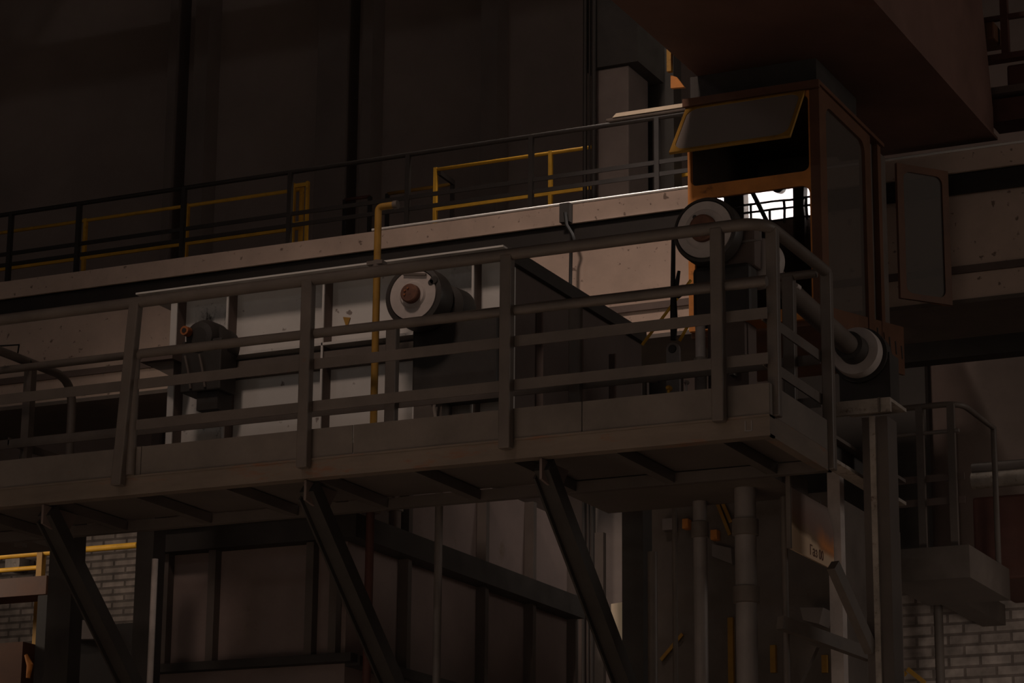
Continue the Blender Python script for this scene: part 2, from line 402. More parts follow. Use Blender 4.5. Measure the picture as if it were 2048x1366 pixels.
def rrail(name, a, b, mat, lab):
    pa, pb = at(*a, 24.2), at(*b, 24.2)
    t = Thing(name, (pa.x, 24.2, 8.9), lab, 'railing')
    t.part('rail', MB().tube([pa, pb], .02, 8), mat)
    for p in (pa, pb): t.part('post', MB().box(p.x-.018, p.x+.018, 24.18, 24.22, 8.9, p.z), M['darkrail'])
rrail('return_railing', (775, 388), (905, 368), M['dullyellow'], 'dull yellow rail set back behind the middle yellow railing')
rrail('return_railing', (690, 400), (740, 393), M['red'], 'short reddish rail behind the girder right of the yellow ladder')
solo('gate_bar', MB().bar(at(878, 345, YY), at(907, 366, 24.1), .03, .05), M['darkrail'], 'dark diagonal bar joining the corner post of the middle yellow railing', 'bar')

# ------------------------------------------------------------------ service platform in front
PX0, PX1 = -12.2, -4.648
PY0, PY1 = 12.90, 13.95
ZB, ZF, ZT = 4.757, 4.873, 5.045
pl = Thing('service_platform', (-8, 13.4, ZB), 'long grey steel service platform crossing the foreground', 'platform')
pl.part('deck', MB().box(PX0, PX1-.02, PY0+.06, PY1-.055, ZF-.045, ZF-.02), M['rib'])
pl.part('front_beam', MB().box(PX0, PX1, PY0+.04, PY0+.052, ZB, ZF).box(PX0, PX1, PY0+.05, PY0+.12, ZB, ZB+.012).box(PX0, PX1, PY0+.035, PY0+.12, ZF-.012, ZF), M['fascia'], label='rust-streaked front beam')
pl.part('rear_beam', MB().box(PX0, PX1, PY1-.05, PY1, ZB, ZF-.05), M['rib'])
pl.part('end_beam', MB().box(PX1-.012, PX1, PY0+.053, PY1, ZB, ZF).box(PX1-.06, PX1-.012, PY0+.13, PY1-.06, ZB, ZB+.012), M['fascia'])
seams = [PX0]+[at(px, 880, PY0+.04).x for px in (283, 705, 1163)]+[PX1]
for a, b in zip(seams[:-1], seams[1:]):
    pl.part('toe_board', MB().box(a+.003, b-.003, PY0+.045, PY0+.052, ZF+.001, ZT), M['grey'])
pl.part('toe_board', MB().box(PX1-.008, PX1, PY0+.053, PY1, ZF+.001, ZT), M['grey'])
pl.part('toe_board', MB().box(PX0, PX1-.01, PY1-.008, PY1, ZF+.001, ZT), M['dark'])
x = PX0+.4
while x < PX1-.2:
    pl.part('joist', MB().box(x-.03, x+.03, PY0+.13, PY1-.06, ZB+.005, ZF-.05), M['rib']); x += .62
# letters stamped on the beam end: a small chalk mark
cm = at(1497, 852, PY0+.038)
pl.part('chalk_mark', MB().box(cm.x-.022, cm.x-.014, PY0+.036, PY0+.041, cm.z-.028, cm.z+.028).box(cm.x-.014, cm.x+.016, PY0+.036, PY0+.041, cm.z-.03, cm.z-.022).box(cm.x+.014, cm.x+.022, PY0+.036, PY0+.041, cm.z-.028, cm.z+.028), M['pipe'])

def bend(a, c, b, r=.12, n=8):      # rounded corner at c between a and b
    a, b, c = V(a), V(b), V(c); p = c+(a-c).normalized()*r; q = c+(b-c).normalized()*r
    return [p*(1-t)**2+c*2*t*(1-t)+q*t*t for t in [i/n for i in range(n+1)]]
ZR = 5.925
R = V((PX1, PY0, ZR))
nr = Thing('platform_railing', (-8, PY0, ZF), 'near grey pipe railing along the front and end of the service platform', 'railing')
far = V((PX1, PY1-.02, ZR))
nr.part('top_rail', MB().tube([V((PX0, PY0, ZR))]+bend((PX0, PY0, ZR), R, far, .16)+[far], .034, 16), M['rail'])
xs = [-12.35, -11.14, -9.90, -8.672, -7.45, -6.172, -4.915]
xs = [x for x in xs if x > PX0]
for i, x in enumerate(xs):
    lean = -.035 if abs(x+8.672) < .01 else 0
    nr.part('post', MB().bar((x+lean*-1, PY0-.005, ZR-.005), (x+lean, PY0-.005, ZB+.05 if i != len(xs)-1 else ZF-.03), .07, .06, up=(0, 1, 0)), M['rail'], bevel=.008)
for y in (PY0+.13, PY1-.02):
    nr.part('post', MB().box(PX1-.032, PX1+.032, y-.03, y+.03, ZF-.11 if y > 13.5 else ZF, ZR), M['rail'], bevel=.008)
xm = at(272, 700, PY0+.03).x
mr = [V((xm, PY0+.03, ZF)), *bend((xm, PY0+.03, ZF), (xm, PY0+.03, 5.612), (PX1, PY0+.03, 5.605), .05), V((PX1, PY0+.03, 5.60))]
nr.part('mid_rail', MB().tube(mr, .029, 12), M['rail'])
def flat(z, x0, x1, y): return MB().box(x0, x1, y+.026, y+.034, z-.031, z+.031)
nr.part('flat_rail', flat(5.425, PX0, PX1, PY0), M['rail'])
nr.part('flat_rail', flat(5.175, xm, PX1, PY0), M['rail'])
for z in (5.425, 5.175): nr.part('end_flat_rail', MB().box(PX1-.045, PX1-.035, PY0+.06, PY1-.03, z-.03, z+.03), M['rail'])
fr = Thing('rear_railing', (-8, PY1, ZF), 'rear grey railing along the back edge of the service platform', 'railing')
YR = PY1-.01
fr.part('top_rail', MB().tube([(PX0, YR, ZR), (PX1-.06, YR, ZR)], .026, 12), M['rail'])
for z in (5.425, 5.175): fr.part('flat_rail', MB().box(PX0 if z > 5.3 else at(640, 750, YR).x, PX1-.06, YR+.03, YR+.038, z-.03, z+.03), M['rail'])
for px in (785, 1151, 1580):
    x = at(px, 700, YR).x
    fr.part('post', MB().box(x-.036, x+.036, YR-.03, YR+.03, ZF-.02, ZR), M['rail'], bevel=.008)

# short handrail leaving the platform at the left
hz = 6.02
A = at(-30, 688, 13.98); hx = -10.30
hr = Thing('access_handrail', (hx, 14.4, ZF), 'curved dark handrail of an access way at the far left behind the platform railing', 'railing')
p0 = V((hx, 13.75, hz)); c0 = atx(148, 738, hx); c0.z = hz; e0 = V((hx, c0.y, ZF-.02))
hr.part('top_rail', MB().tube([p0]+bend(p0, c0, e0, .22, 10)+[e0], .030, 12), M['rail'])
pm = atx(62, 728, hx)
hr.part('post', MB().bar((hx, pm.y, hz-.02), (hx, pm.y, ZF-.1), .06, .06), M['rail'])
hr.part('flat_rail', MB().box(hx-.01, hx, 13.97, c0.y, 5.42, 5.47), M['rail'])
solo('access_landing', MB().box(-12.2, -10.22, 13.97, 14.5, ZF-.07, ZF-.02), M['dark'], 'dark landing at the far left behind the service platform', 'walkway')
solo('wire_twist', MB().tube([V((hx, 13.8, hz+.03)), V((hx+.05, 13.95, hz+.07)), V((hx-.03, 14.05, hz+.04)), V((hx+.03, 14.12, hz+.0)), V((hx-.03, 14.16, hz-.12)), V((hx+.02, 14.2, hz-.25))], .006, 6), M['rubber'], 'thin wire twisted around the curved handrail at far left', 'wire')

# knee braces below the platform
for px, py, lab in ((90, 1040, 'diagonal knee brace under the platform farthest left'), (615, 975, 'diagonal knee brace under the platform below its second visible post'),
                    (1085, 940, 'diagonal knee brace under the platform centre'),):
    a = at(px, py, PY0+.1); x = a.x
    kb = Thing('knee_brace', (x, 14.4, 3.5), lab, 'brace', 'braces under the platform')
    kb.part('strut', MB().bar((x, PY0+.12, ZB-.03), (x, 14.9, ZB-1.75), .09, .10), M['black'])
    kb.part('strut_flange', MB().bar((x-.045, PY0+.14, ZB-.05), (x-.045, 14.92, ZB-1.77), .012, .16), M['black'])
    kb.part('gusset_plate', MB().prism([(x, PY0+.06, ZB-.005), (x, PY0+.42, ZB-.005), (x, PY0+.3, ZB-.16), (x, PY0+.06, ZB-.12)], (.015, 0, 0)), M['brownmach'])
    solo('brace_column', MB().box(x-.08, x+.08, 14.93, 15.1, 0, ZB-1.2), M['dark'], lab.replace('diagonal knee brace', 'dark upright column carrying the knee brace'), 'column')

# ------------------------------------------------------------------ white ribbed machine box behind the platform
BY = 14.62; BX0 = at(338, 750, BY).x; BX1 = at(1012, 600, BY).x; BT = 6.548; BB = 5.25; BD = 16.85
mb_ = Thing('machine_box', ((BX0+BX1)/2, 15.7, BB), 'white ribbed steel machine box standing behind the service platform', 'machine')
mb_.part('front_panel', MB().box(BX0+.02, BX1, BY+.12, BY+.14, BB, BT-.02), M['white'])
mb_.part('top_flange', MB().box(BX0-.25, BX1+.01, BY-.07, BD, BT-.012, BT), M['white'])
mb_.part('end_panel', MB().box(BX1-.02, BX1, BY+.14, BD, BB, BT-.021), M['endpanel'], label='end panel with its shade painted in as brown')
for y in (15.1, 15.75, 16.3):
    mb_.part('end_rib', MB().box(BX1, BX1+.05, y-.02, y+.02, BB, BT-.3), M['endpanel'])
mb_.part('end_flange', MB().box(BX1, BX1+.04, BY+.0, BD, BT-.09, BT-.0), M['black'])
lz = 6.059
for px0, px1 in ((338, 354), (449, 454), (641, 646), (941, 946), (826, 829)):
    x = at(px0, 700, BY).x; wd = .05 if px0 == 338 else .016
    mb_.part('rib', MB().box(x, x+wd, BY, BY+.014, BB, BT-.021 if px0 != 826 else lz), M['white'], bevel=.003)
    mb_.part('rib_web', MB().box(x+wd-.014, x+wd-.002, BY+.0145, BY+.12, BB, BT-.021 if px0 != 826 else lz), M['brownmach'])  # rib flanks painted dark brown to carry their shade
mb_.part('ledge', MB().box(at(455, 700, BY).x, at(826, 660, BY).x, BY+.0, BY+.118, lz-.012, lz+.006), M['white'])
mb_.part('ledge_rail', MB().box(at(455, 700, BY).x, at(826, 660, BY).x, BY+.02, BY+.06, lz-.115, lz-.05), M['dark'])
mb_.part('ledge_shade_panel', MB().box(at(455, 700, BY).x, at(826, 660, BY).x, BY+.105, BY+.118, lz-.15, lz-.014), M['dark'])  # dark panel paints the shade below the ledge
mb_.part('grease_stain', MB().box(at(372, 620, BY).x, at(446, 620, BY).x, BY+.112, BY+.12, BB+.01, BT-.08), M['grease'])
mb_.part('grease_stain', MB().box(at(885, 600, BY).x, at(939, 600, BY).x, BY+.112, BY+.12, 6.0, BT-.03), M['grease'])
p = at(694, 642, BY+.115)
mb_.part('rust_mark', MB().prism([(p.x-.03, BY+.118, p.z+.03), (p.x+.025, BY+.118, p.z+.02), (p.x, BY+.118, p.z-.05)], (0, -.006, 0)), M['dullyellow'])
# shelf bracket at the box's left end
sa, sb = at(288, 716, 14.5), at(348, 712, 14.5)
br_ = Thing('shelf_bracket', (sb.x-.1, 14.6, sb.z-.15), 'small triangular shelf bracket at the left end of the white machine box', 'bracket')
br_.part('shelf', MB().box(sa.x, sb.x+.02, 14.45, 14.70, sb.z-.03, sb.z+.035), M['brownmach'])
br_.part('gusset', MB().prism([(sa.x+.02, 14.5, sb.z-.03), (sb.x, 14.5, sb.z-.03), (sb.x, 14.5, sb.z-.15)], (0, .16, 0)), M['dark'])

# axle housing (left)
hp = at(369, 661, 14.34); AXY = V((0, 1, 0))
ah = Thing('axle_housing', (hp.x+.1, 14.5, hp.z-.4), 'dark greasy axle housing with an orange ring at the left of the white machine box', 'housing')
ah.part('housing', MB().lathe((hp.x+.07, 14.40, hp.z-.03), AXY, [(0, .06), (.01, .10), (.06, .125), (.16, .13), (.2, .13)], 36).box(hp.x-.07, hp.x+.24, 14.42, 14.62, hp.z-.40, hp.z-.05), M['black'], bevel=.01)
ah.part('side_cover', MB().lathe((hp.x+.13, 14.46, hp.z-.07), AXY, [(0, .10), (.04, .125), (.16, .13)], 36), M['black'])
ah.part('ring', MB().lathe((hp.x, 14.335, hp.z), AXY, [(0, .017), (0, .031), (.05, .033), (.06, .028)], 24), M['orangehub'], label='orange rusty ring')
ah.part('bore', MB().lathe((hp.x, 14.331, hp.z), AXY, [(0, .0165), (.03, .0165)], 20), M['black'])
for dx in (-.02, .09):
    ah.part('grease_pipe', MB().tube([(hp.x+dx, 14.39, hp.z-.16), (hp.x+dx+.03, 14.39, hp.z-.27), (hp.x+dx+.04, 14.41, hp.z-.38)], .009, 8), M['dark'])
# lower leg of the housing
ah.part('foot', MB().box(hp.x+.04, hp.x+.20, 14.46, 14.64, hp.z-.52, hp.z-.40), M['black'])

# wheels
def wheel(name, c, r, depth, lab, hubr=.055, hubmat='hub', hublen=.06, axis=(0, 1, 0), group='flanged crane wheels', face=.86):
    c = V(c); ax = V(axis)
    t = Thing(name, c-V((0, 0, r)), lab, 'wheel', group)
    rim = t.part('rim', MB().lathe(c, ax, [(.02, r*face), (0, r*(face+.03)), (.005, r*.97), (.02, r), (depth, r), (depth+.01, r*.9)], 56), M['tread'])
    t.part('disc', MB().lathe(c, ax, [(-.004, hubr*1.3), (-.004, r*(face-.01)), (.018, r*face), (.03, r*face)], 56), M['disc'], label='pale painted wheel face')
    t.part('boss', MB().lathe(c, ax, [(-.018, hubr*1.05), (-.016, hubr*1.3), (0, hubr*1.55)], 40), M['disc'])
    h = t.part('hub', MB().lathe(c, ax, [(-hublen, hubr*.85), (-hublen+.006, hubr*.97), (-.015, hubr), (0, hubr)], 32), M[hubmat], label='rusty brown hub')
    return t, h
c2 = at(826, 590, 14.24)
w2, h2 = wheel('flanged_roller', c2, .203, .16, 'crane wheel with a pale face mounted on the front of the white machine box', .062, face=.80)
for k in range(3):
    a = math.radians(200-50*k)
    bc = c2+V((.03*math.cos(a), -.06, .03*math.sin(a)))
    w2.part('bolt', MB().lathe(bc, AXY, [(-.008, .006), (0, .007)], 8), M['orangehub'], h2)
sl = at(866, 560, 14.23)
w2.part('slot', MB().lathe((sl.x, 14.232, sl.z), AXY, [(0, .024), (.01, .03)], 20).lathe((sl.x-.018, 14.232, sl.z-.012), AXY, [(0, .018), (.01, .022)], 20), M['black'])
w2.part('guide_bar', MB().bar(at(806, 548, 14.225), at(852, 549, 14.225), .012, .014), M['dark'])
bh = Thing('bearing_block', (c2.x+.25, 14.6, 5.2), 'black bearing block and leg behind the wheel on the white machine box', 'housing')
bx0, bx1 = at(872, 700, 14.5).x, at(1000, 700, 14.5).x
bh.part('block', MB().box(at(832, 650, 14.5).x, bx1, 14.45, 14.615, 5.55, at(900, 628, 14.5).z), M['black'], bevel=.02)
bh.part('cap', MB().lathe((at(895, 600, 14.5).x, 14.42, c2.z-.03), AXY, [(0, .10), (.03, .14), (.19, .15)], 36), M['black'])
bh.part('leg', MB().box(at(832, 800, 14.5).x, at(888, 800, 14.5).x, 14.47, 14.615, BB, 5.6), M['dark'])
bh.part('foot', MB().box(at(860, 800, 14.45).x, at(985, 800, 14.45).x, 14.44, 14.615, at(900, 800, 14.45).z, 5.6), M['black'], bevel=.01)
bh.part('grease_hose', MB().tube([at(872, 785, 14.42), at(868, 815, 14.42), at(872, 845, 14.44)], .010, 8), M['lightsteel'])

# wheel by the corner, its drive and the cross shaft
c3 = at(1409, 459, 14.15)
w3, h3 = wheel('flanged_roller', c3, .205, .11, 'crane wheel with a pale face in front of the cab, behind the platform rail corner', .085, 'hub', .05)
w3.part('peg', MB().lathe(at(1389, 434, 14.13), AXY, [(0, .013), (.02, .016)], 16), M['black'])
ds = Thing('drive_unit', (at(1470, 600, 14.6).x, 14.8, ZF), 'black drive gearbox between the corner wheel and the cross shaft', 'machine')
gx0, gx1 = at(1386, 600, 14.3).x, at(1502, 600, 14.3).x
gz1 = at(1460, 528, 14.3).z; gz0 = at(1460, 642, 14.3).z
ds.part('gearbox', MB().box(gx0, gx1, 14.28, 14.44, gz0, gz1), M['black'], bevel=.03)
ds.part('upper_case', MB().box(at(1462, 480, 14.5).x, at(1530, 480, 14.5).x, 14.32, 14.44, gz1-.02, at(1490, 455, 14.4).z), M['brownmach'], bevel=.015)
ds.part('case_frame', MB().frame(at(1476, 487, 14.315), (1, 0, 0), (0, 0, 1), .15, .085, .012, .138, .012, .073, .01, (0, -.01, 0)), M['pipe'])
ds.part('pedestal', MB().box(at(1440, 700, 14.5).x, at(1520, 700, 14.5).x, 14.3, 14.44, ZF, gz0), M['brownmach'])
ds.part('mounting_bar', MB().box(at(1505, 648, 14.4).x, at(1545, 648, 14.4).x, 14.26, 14.47, at(1520, 651, 14.4).z, at(1520, 645, 14.4).z), M['orange'])
ds.part('cover_plate', MB().box(at(1460, 725, 14.5).x, at(1518, 725, 14.5).x, 14.26, 14.3, at(1490, 742, 14.5).z, at(1490, 650, 14.5).z), M['brownmach'])
ds.part('bolt_block', MB().box(at(1483, 757, 14.45).x, at(1492, 757, 14.45).x, 14.24, 14.3, at(1490, 765, 14.45).z, at(1490, 745, 14.45).z), M['pipe'])
sA = at(1517, 527, 14.5); sX = sA.x; sZ = sA.z-.05
sB = atx(1697, 690, sX)
sh = Thing('cross_shaft', (sX, 15.3, sZ-.2), 'thick shaft with two pale end discs running back from the platform corner', 'shaft')
yA, yB = 14.5, 16.35
def ang(y): return sA.z + (sB.z-sA.z)*(y-14.5)/(sB.y-14.5)
shd = V((0, yB-yA, ang(yB)-ang(yA))).normalized()
PA, PB = V((sX, yA, ang(yA))), V((sX, yB, ang(yB)))
sh.part('shaft', MB().tube([PA, PB], .068, 24), M['rail'])
sh.part('front_disc', MB().lathe(PA-V((0, .02, 0)), shd, [(-.02, .075), (-.015, .150), (.005, .158), (.05, .158), (.06, .15)], 48), M['disc'], label='pale front disc, partly hidden by a railing post')
sh.part('rear_disc', MB().lathe(PB, shd, [(-.03, .085), (-.02, .16), (0, .168), (.06, .168), (.07, .16)], 48), M['disc'], label='pale rear disc')
sh.part('collar', MB().lathe(PB-shd*.1, shd, [(-.06, .072), (-.05, .095), (.07, .10)], 32), M['tread'])
sh.part('nipple', MB().lathe(at(1594, 572, 15.0), AXY, [(-.02, .014), (.04, .016)], 12), M['silver'])
sh.part('bearing', MB().lathe(PB+shd*.08, shd, [(0, .19), (.12, .19)], 32).box(sX-.15, sX+.2, PB.y+.1, PB.y+.3, PB.z-.35, PB.z), M['black'])

solo('machinery_base', MB().box(-6.30, -5.02, 14.0, 14.62, ZF-.10, ZF), M['dark'], 'flat steel base carrying the black gearbox, ram and lug bracket behind the platform', 'base')
# hydraulic ram, lug, hoses and valves behind the corner railing
rp = at(1401, 700, 14.25)
hy = Thing('hydraulic_ram', (rp.x, 14.25, ZF), 'upright bare steel hydraulic ram beside the black gearbox', 'ram')
hy.part('barrel', MB().tube([(rp.x, 14.25, ZF), (rp.x, 14.25, at(1401, 725, 14.25).z)], .036, 20), M['pipe'])
hy.part('rod', MB().tube([(rp.x, 14.25, at(1401, 725, 14.25).z), (rp.x, 14.25, at(1401, 636, 14.25).z)], .030, 20), M['silver'])
hy.part('gland', MB().lathe((rp.x, 14.25, at(1401, 724, 14.25).z), (0, 0, 1), [(-.03, .036), (-.025, .042), (.02, .042), (.025, .034)], 24), M['lightsteel'])
lp = at(1345, 720, 14.35)
lg = Thing('lug_bracket', (lp.x, 14.4, ZF), 'rounded grey lug bracket with a round hole beside the hydraulic ram', 'bracket')
zt_ = at(1344, 698, 14.35).z
pts = [(lp.x+.041*math.cos(a), 14.35, zt_+.041*math.sin(a)) for a in [math.pi*i/10 for i in range(11)]]+[(lp.x-.041, 14.35, ZF), (lp.x+.041, 14.35, ZF)]
lg.part('plate', MB().prism(pts, (0, .03, 0)), M['pipe'])
lg.part('pin', MB().lathe((lp.x, 14.342, zt_), AXY, [(0, .024), (.004, .026), (.012, .026)], 20), M['black'])
dh_ = Thing('drop_hose', at(1347, 690, 14.35), 'black hose with a small hook hanging before the pale girder left of the corner wheel', 'hose')
dh_.part('hose', MB().tube([at(1347, 470, 14.35), at(1346, 560, 14.35), at(1348, 640, 14.35), at(1347, 680, 14.35)], [.013, .015, .024, .018], 10), M['rubber'])
hk = dh_.part('hook', MB().tube([at(1358, 542, 14.34), at(1355, 560, 14.34), at(1352, 590, 14.34)], [.010, .014, .012], 8), M['rubber'])
dh_.part('claw', MB().tube([at(1348, 590, 14.34), at(1358, 594, 14.34), at(1363, 591, 14.34)], [.012, .010, .006], 8), M['rubber'], hk)
for a, b, lab in (((1382, 560), (1284, 690), 'long yellow diagonal pipe left of the hydraulic ram'), ((1382, 640), (1359, 682), 'short yellow diagonal pipe touching the lug bracket')):
    solo('diagonal_pipe', MB().tube([at(*a, 14.9 if a[1] < 600 else 14.39), at(*b, 14.9 if a[1] < 600 else 14.39)], .010, 8), M['yellow'], lab, 'pipe')
vz = at(1289, 765, 14.3)
vv = Thing('stop_valve', vz, 'small steel stop valve with bright tip left of the lug bracket', 'valve')
vv.part('body', MB().tube([V((vz.x, vz.y, ZF)), vz], .014, 12), M['dark'])
vv.part('cap', MB().lathe(vz, (0, 0, 1), [(0, .014), (.015, .016), (.03, .008)], 14), M['silver'])
vv.part('handle', MB().bar(vz+V((-.02, 0, .01)), vz+V((.09, 0, -.005)), .012, .012), M['dark'])
vy = at(1337, 776, 14.2)
solo('yellow_valve_cap', MB().lathe(vy, AXY, [(-.02, .010), (0, .018), (.02, .018)], 12).tube([V((vy.x, vy.y, ZF)), vy], .009, 8), M['yellow'], 'tiny yellow valve cap below the lug bracket', 'valve')
vy = at(1372, 764, 14.2)
solo('steel_plug', MB().lathe(vy, AXY, [(-.02, .008), (0, .014), (.02, .014)], 12).tube([V((vy.x, vy.y+.01, ZF)), vy], .008, 8), M['silver'], 'tiny steel plug left of the hydraulic ram foot', 'plug')

# yellow pole
yp = Thing('yellow_pole', (at(748, 845, 14.2).x, 14.2, ZF), 'tall yellow pipe with an elbow at its top in front of the white machine box', 'pole')
xt = at(754, 540, 14.2).x; zt2 = at(760, 414, 14.2).z
ex = at(790, 411, 14.2)
yp.part('pipe', MB().tube([V((xt, 14.2, ZF))]+bend((xt, 14.2, ZF), (xt, 14.2, zt2), (ex.x, 14.2, zt2), .03, 5)+[V((ex.x, 14.2, zt2))], .023, 14), M['dullyellow'])
yp.part('coupling', MB().lathe((xt, 14.2, at(753, 530, 14.2).z), (0, 0, 1), [(-.03, .023), (-.025, .031), (.025, .031), (.03, .023)], 16), M['dark'])
yp.part('tip', MB().tube([(ex.x-.01, 14.2, zt2), (ex.x+.02, 14.2, zt2)], .028, 12), M['dark'])
yp.part('clamp', MB().box(xt-.06, xt+.05, 14.17, 14.24, at(753, 527, 14.2).z-.012, at(753, 527, 14.2).z+.012), M['dark'])

# ------------------------------------------------------------------ operator's cab
CY0 = 17.5; CX0, CX1 = at(1375, 300, CY0).x, at(1640, 300, CY0).x
CT = 8.455; CB = 6.70; CY1 = 18.66
zc0, zc1 = at(1640, 366, CY0).z, at(1640, 338, CY0).z      # cross member between the windows
cb = Thing('crane_cab', ((CX0+CX1)/2, 18.2, CB), "orange and brown operator's cab hanging under the red crane girder", 'crane cab')
U, W = V((1, 0, 0)), V((0, 0, 1)); cw = CX1-CX0
th = V((0, .045, 0))
cb.part('lower_front_frame', MB().frame((CX0, CY0, CB), U, W, cw, zc1-.06-CB, .05, cw-.085, .09, zc0-CB, .07, th), M['orange'])
cb.part('upper_front_frame', MB().frame((CX0, CY0, zc1-.06), U, W, cw, CT-zc1+.06, .022, cw-.085, .06, CT-zc1+.06-.05, .05, th), M['orange'])
cb.part('corner_post', MB().box(CX1-.07, CX1+.004, CY0-.012, CY0+.06, CB, CT+.02), M['redcab'])
cb.part('front_glass', MB().box(CX0+.03, CX1-.05, CY0+.018, CY0+.024, CB+.06, zc0+.02), M['glass'], label='glass reflecting bright high windows')
aw0, aw1 = V((CX0+.01, CY0-.02, CT-.02)), V((CX0+.035, 17.13, at(1350, 303, 17.13).z))
dv = (V((0, aw1.y, aw1.z))-V((0, aw0.y, aw0.z))); hl = dv.length; dv.normalize()
nrm = U.cross(dv).normalized()
aw = cb.part('awning_frame', MB().frame((CX0+.0, aw0.y, aw0.z), U, dv, cw-.1, hl, .026, cw-.126, .03, hl-.026, .09, nrm*.022), M['dullyellow'], label='yellow-edged awning window propped open')
cb.part('awning_pane', MB().hexa([V((CX0, aw0.y, aw0.z))+U*a+dv*b+nrm*c for c in (.008, .013) for a, b in ((.01, .02), (cw-.11, .02), (cw-.11, hl-.015), (.01, hl-.015))]), M['dustglass'], aw)
cb.part('roof', MB().box(CX0-.015, CX1+.02, CY0-.06, CY1+.35, CT, CT+.03), M['redcab'])
cb.part('roof_skirt', MB().box(CX0-.015, CX1+.02, CY0-.06, CY0-.03, CT-.03, CT), M['redcab'])
cb.part('floor', MB().box(CX0, CX1, CY0+.05, CY1+.3, CB-.04, CB), M['redcab'])
sw = CY1-CY0
zs0 = CB-.0
cb.part('side_frame', MB().frame((CX1, CY0+.05, CB), V((0, 1, 0)), W, sw, CT-CB, .10, sw-.14, .10, CT-CB-.10, .10, V((-.04, 0, 0))), M['redcab'])
cb.part('side_glass', MB().box(CX1-.03, CX1-.025, CY0+.12, CY1-.06, CB+.08, CT-.08), M['sidewin'])
cb.part('door_post', MB().box(CX1-.05, CX1-.005, CY1+.25, CY1+.33, CB-.05, CT), M['redcab'])
cb.part('rear_side_panel', MB().box(CX1-.06, CX1-.052, CY1+.02, CY1+.6, CB-.05, CT), M['dark'])
cb.part('rear_wall', MB().box(CX0, CX1-.06, CY1+.3, CY1+.34, CB, CT), M['dark'])
cb.part('left_panel', MB().box(CX0+.0, CX0+.02, CY0+.05, CY1+.3, CB, CT), M['dark'])
cb.part('seat_back', MB().box(CX0+.3, CX0+.75, 18.3, 18.42, CB, CB+.9), M['black'])
sk0 = atx(1745, 722, CX1); sk1 = atx(1812, 735, CX1)
cb.part('lower_skirt', MB().prism([(CX1-.03, CY0+.06, CB-.0), (CX1-.03, CY1-.25, CB), (CX1-.03, sk0.y, CB-.09), (CX1-.03, sk1.y, CB+.03), (CX1-.03, sk1.y, CB+.42), (CX1-.03, CY0+.06, CB+.1)], (.02, 0, 0)), M['redcab'])
for k in range(5):
    q = atx(1757+12*k, 668+9*k, CX1)
    cb.part('vent_slot', MB().bar((CX1-.008, q.y, q.z+.05), (CX1-.008, q.y+.02, q.z-.05), .006, .022), M['black'])
H0 = atx(1795, 597, CX1); H1 = V((CX1, H0.y, atx(1790, 330, CX1).z)); E0 = atz(1899, 612, H0.z)
du = V((E0.x-H0.x, E0.y-H0.y, 0)); dl = du.length; du.normalize(); dn = du.cross(W).normalized()
dh = H1.z-H0.z
do = cb.part('door', MB().frame(H0+du*.01, du, W, dl, dh, .06, dl-.06, .05, dh-.06, .06, dn*.03), M['redcab'], label='open cab door with its lit edge painted orange')
cb.part('lit_door_edge', MB().hexa([H0+du*a+W*b+dn*c for c in (-.006, -.001) for a, b in ((dl-.012, 0), (dl+.012, 0), (dl+.012, .32), (dl-.0, .32))]).hexa([H0+du*a+W*b+dn*c for c in (-.006, -.001) for a, b in ((dl-.17, 0), (dl-.012, 0), (dl-.012, .045), (dl-.17, .03))]), M['orange'], do)  # light on the door's lower right edge, painted as an orange strip
cb.part('door_pane', MB().hexa([H0+du*(.01+a)+W*b+dn*c for c in (.012, .018) for a, b in ((.05, .04), (dl-.05, .04), (dl-.05, dh-.05), (.05, dh-.05))]), M['sidewin'], do)
cb.part('door_handle', MB().tube([H0+du*(dl-.03)+W*.45-dn*.02, H0+du*(dl-.03)+W*.55-dn*.02], .008, 8), M['dark'], do)
# pale trunking beside the cab roof
ta, tb = at(1213, 237, 17.6), at(1372, 214, 17.6)
tk = Thing('lamp_trunking', (ta.x, 17.6, tb.z), 'cream lamp trunking pointing left from the cab roof', 'light fitting')
tk.part('tray', MB().tube([V((ta.x, 17.6, tb.z-.012)), V((ta.x+.03, 17.6, tb.z-.018)), V((tb.x, 17.6, tb.z-.018))], [.012, .02, .02], 10), M['dark'])
tk.part('cover', MB().hexa([(ta.x+.06, 17.57, tb.z-.008), (tb.x, 17.57, tb.z-.008), (tb.x, 17.64, tb.z-.008), (ta.x+.06, 17.64, tb.z-.008), (ta.x+.09, 17.575, tb.z+.024), (tb.x, 17.575, tb.z+.024), (tb.x, 17.635, tb.z+.024), (ta.x+.09, 17.635, tb.z+.024)]), M['trunk'])

# ------------------------------------------------------------------ red crane girder above the cab
KZ = 8.8; KX1 = -5.255; KX0 = -6.86
ck = Thing('crane_girder', (-6, 17, KZ), 'massive red-brown crane girder overhead at the upper right', 'girder')
prof = [(10.5, KZ), (20.1, KZ), (20.1, KZ+.25), (19.75, KZ+1.7), (10.5, KZ+1.7)]
ck.part('side_plate', MB().prism([(KX1-.02, y, z) for y, z in prof], (.02, 0, 0)), M['crane'])
ck.part('far_side_plate', MB().prism([(KX0, y, z) for y, z in prof], (.02, 0, 0)), M['crane'])
ck.part('bottom_plate', MB().box(KX0-.05, KX1+.03, 10.5, 20.1, KZ-.025, KZ), M['crane'])
ck.part('top_plate', MB().box(KX0-.05, KX1+.05, 10.5, 19.75, KZ+1.7, KZ+1.73), M['crane'])
ck.part('end_plate', MB().prism([(KX0+.02, 20.1, KZ), (KX1-.02, 20.1, KZ), (KX1-.02, 20.1, KZ+.25), (KX0+.02, 20.1, KZ+.25)], (0, -.02, 0)), M['crane'])
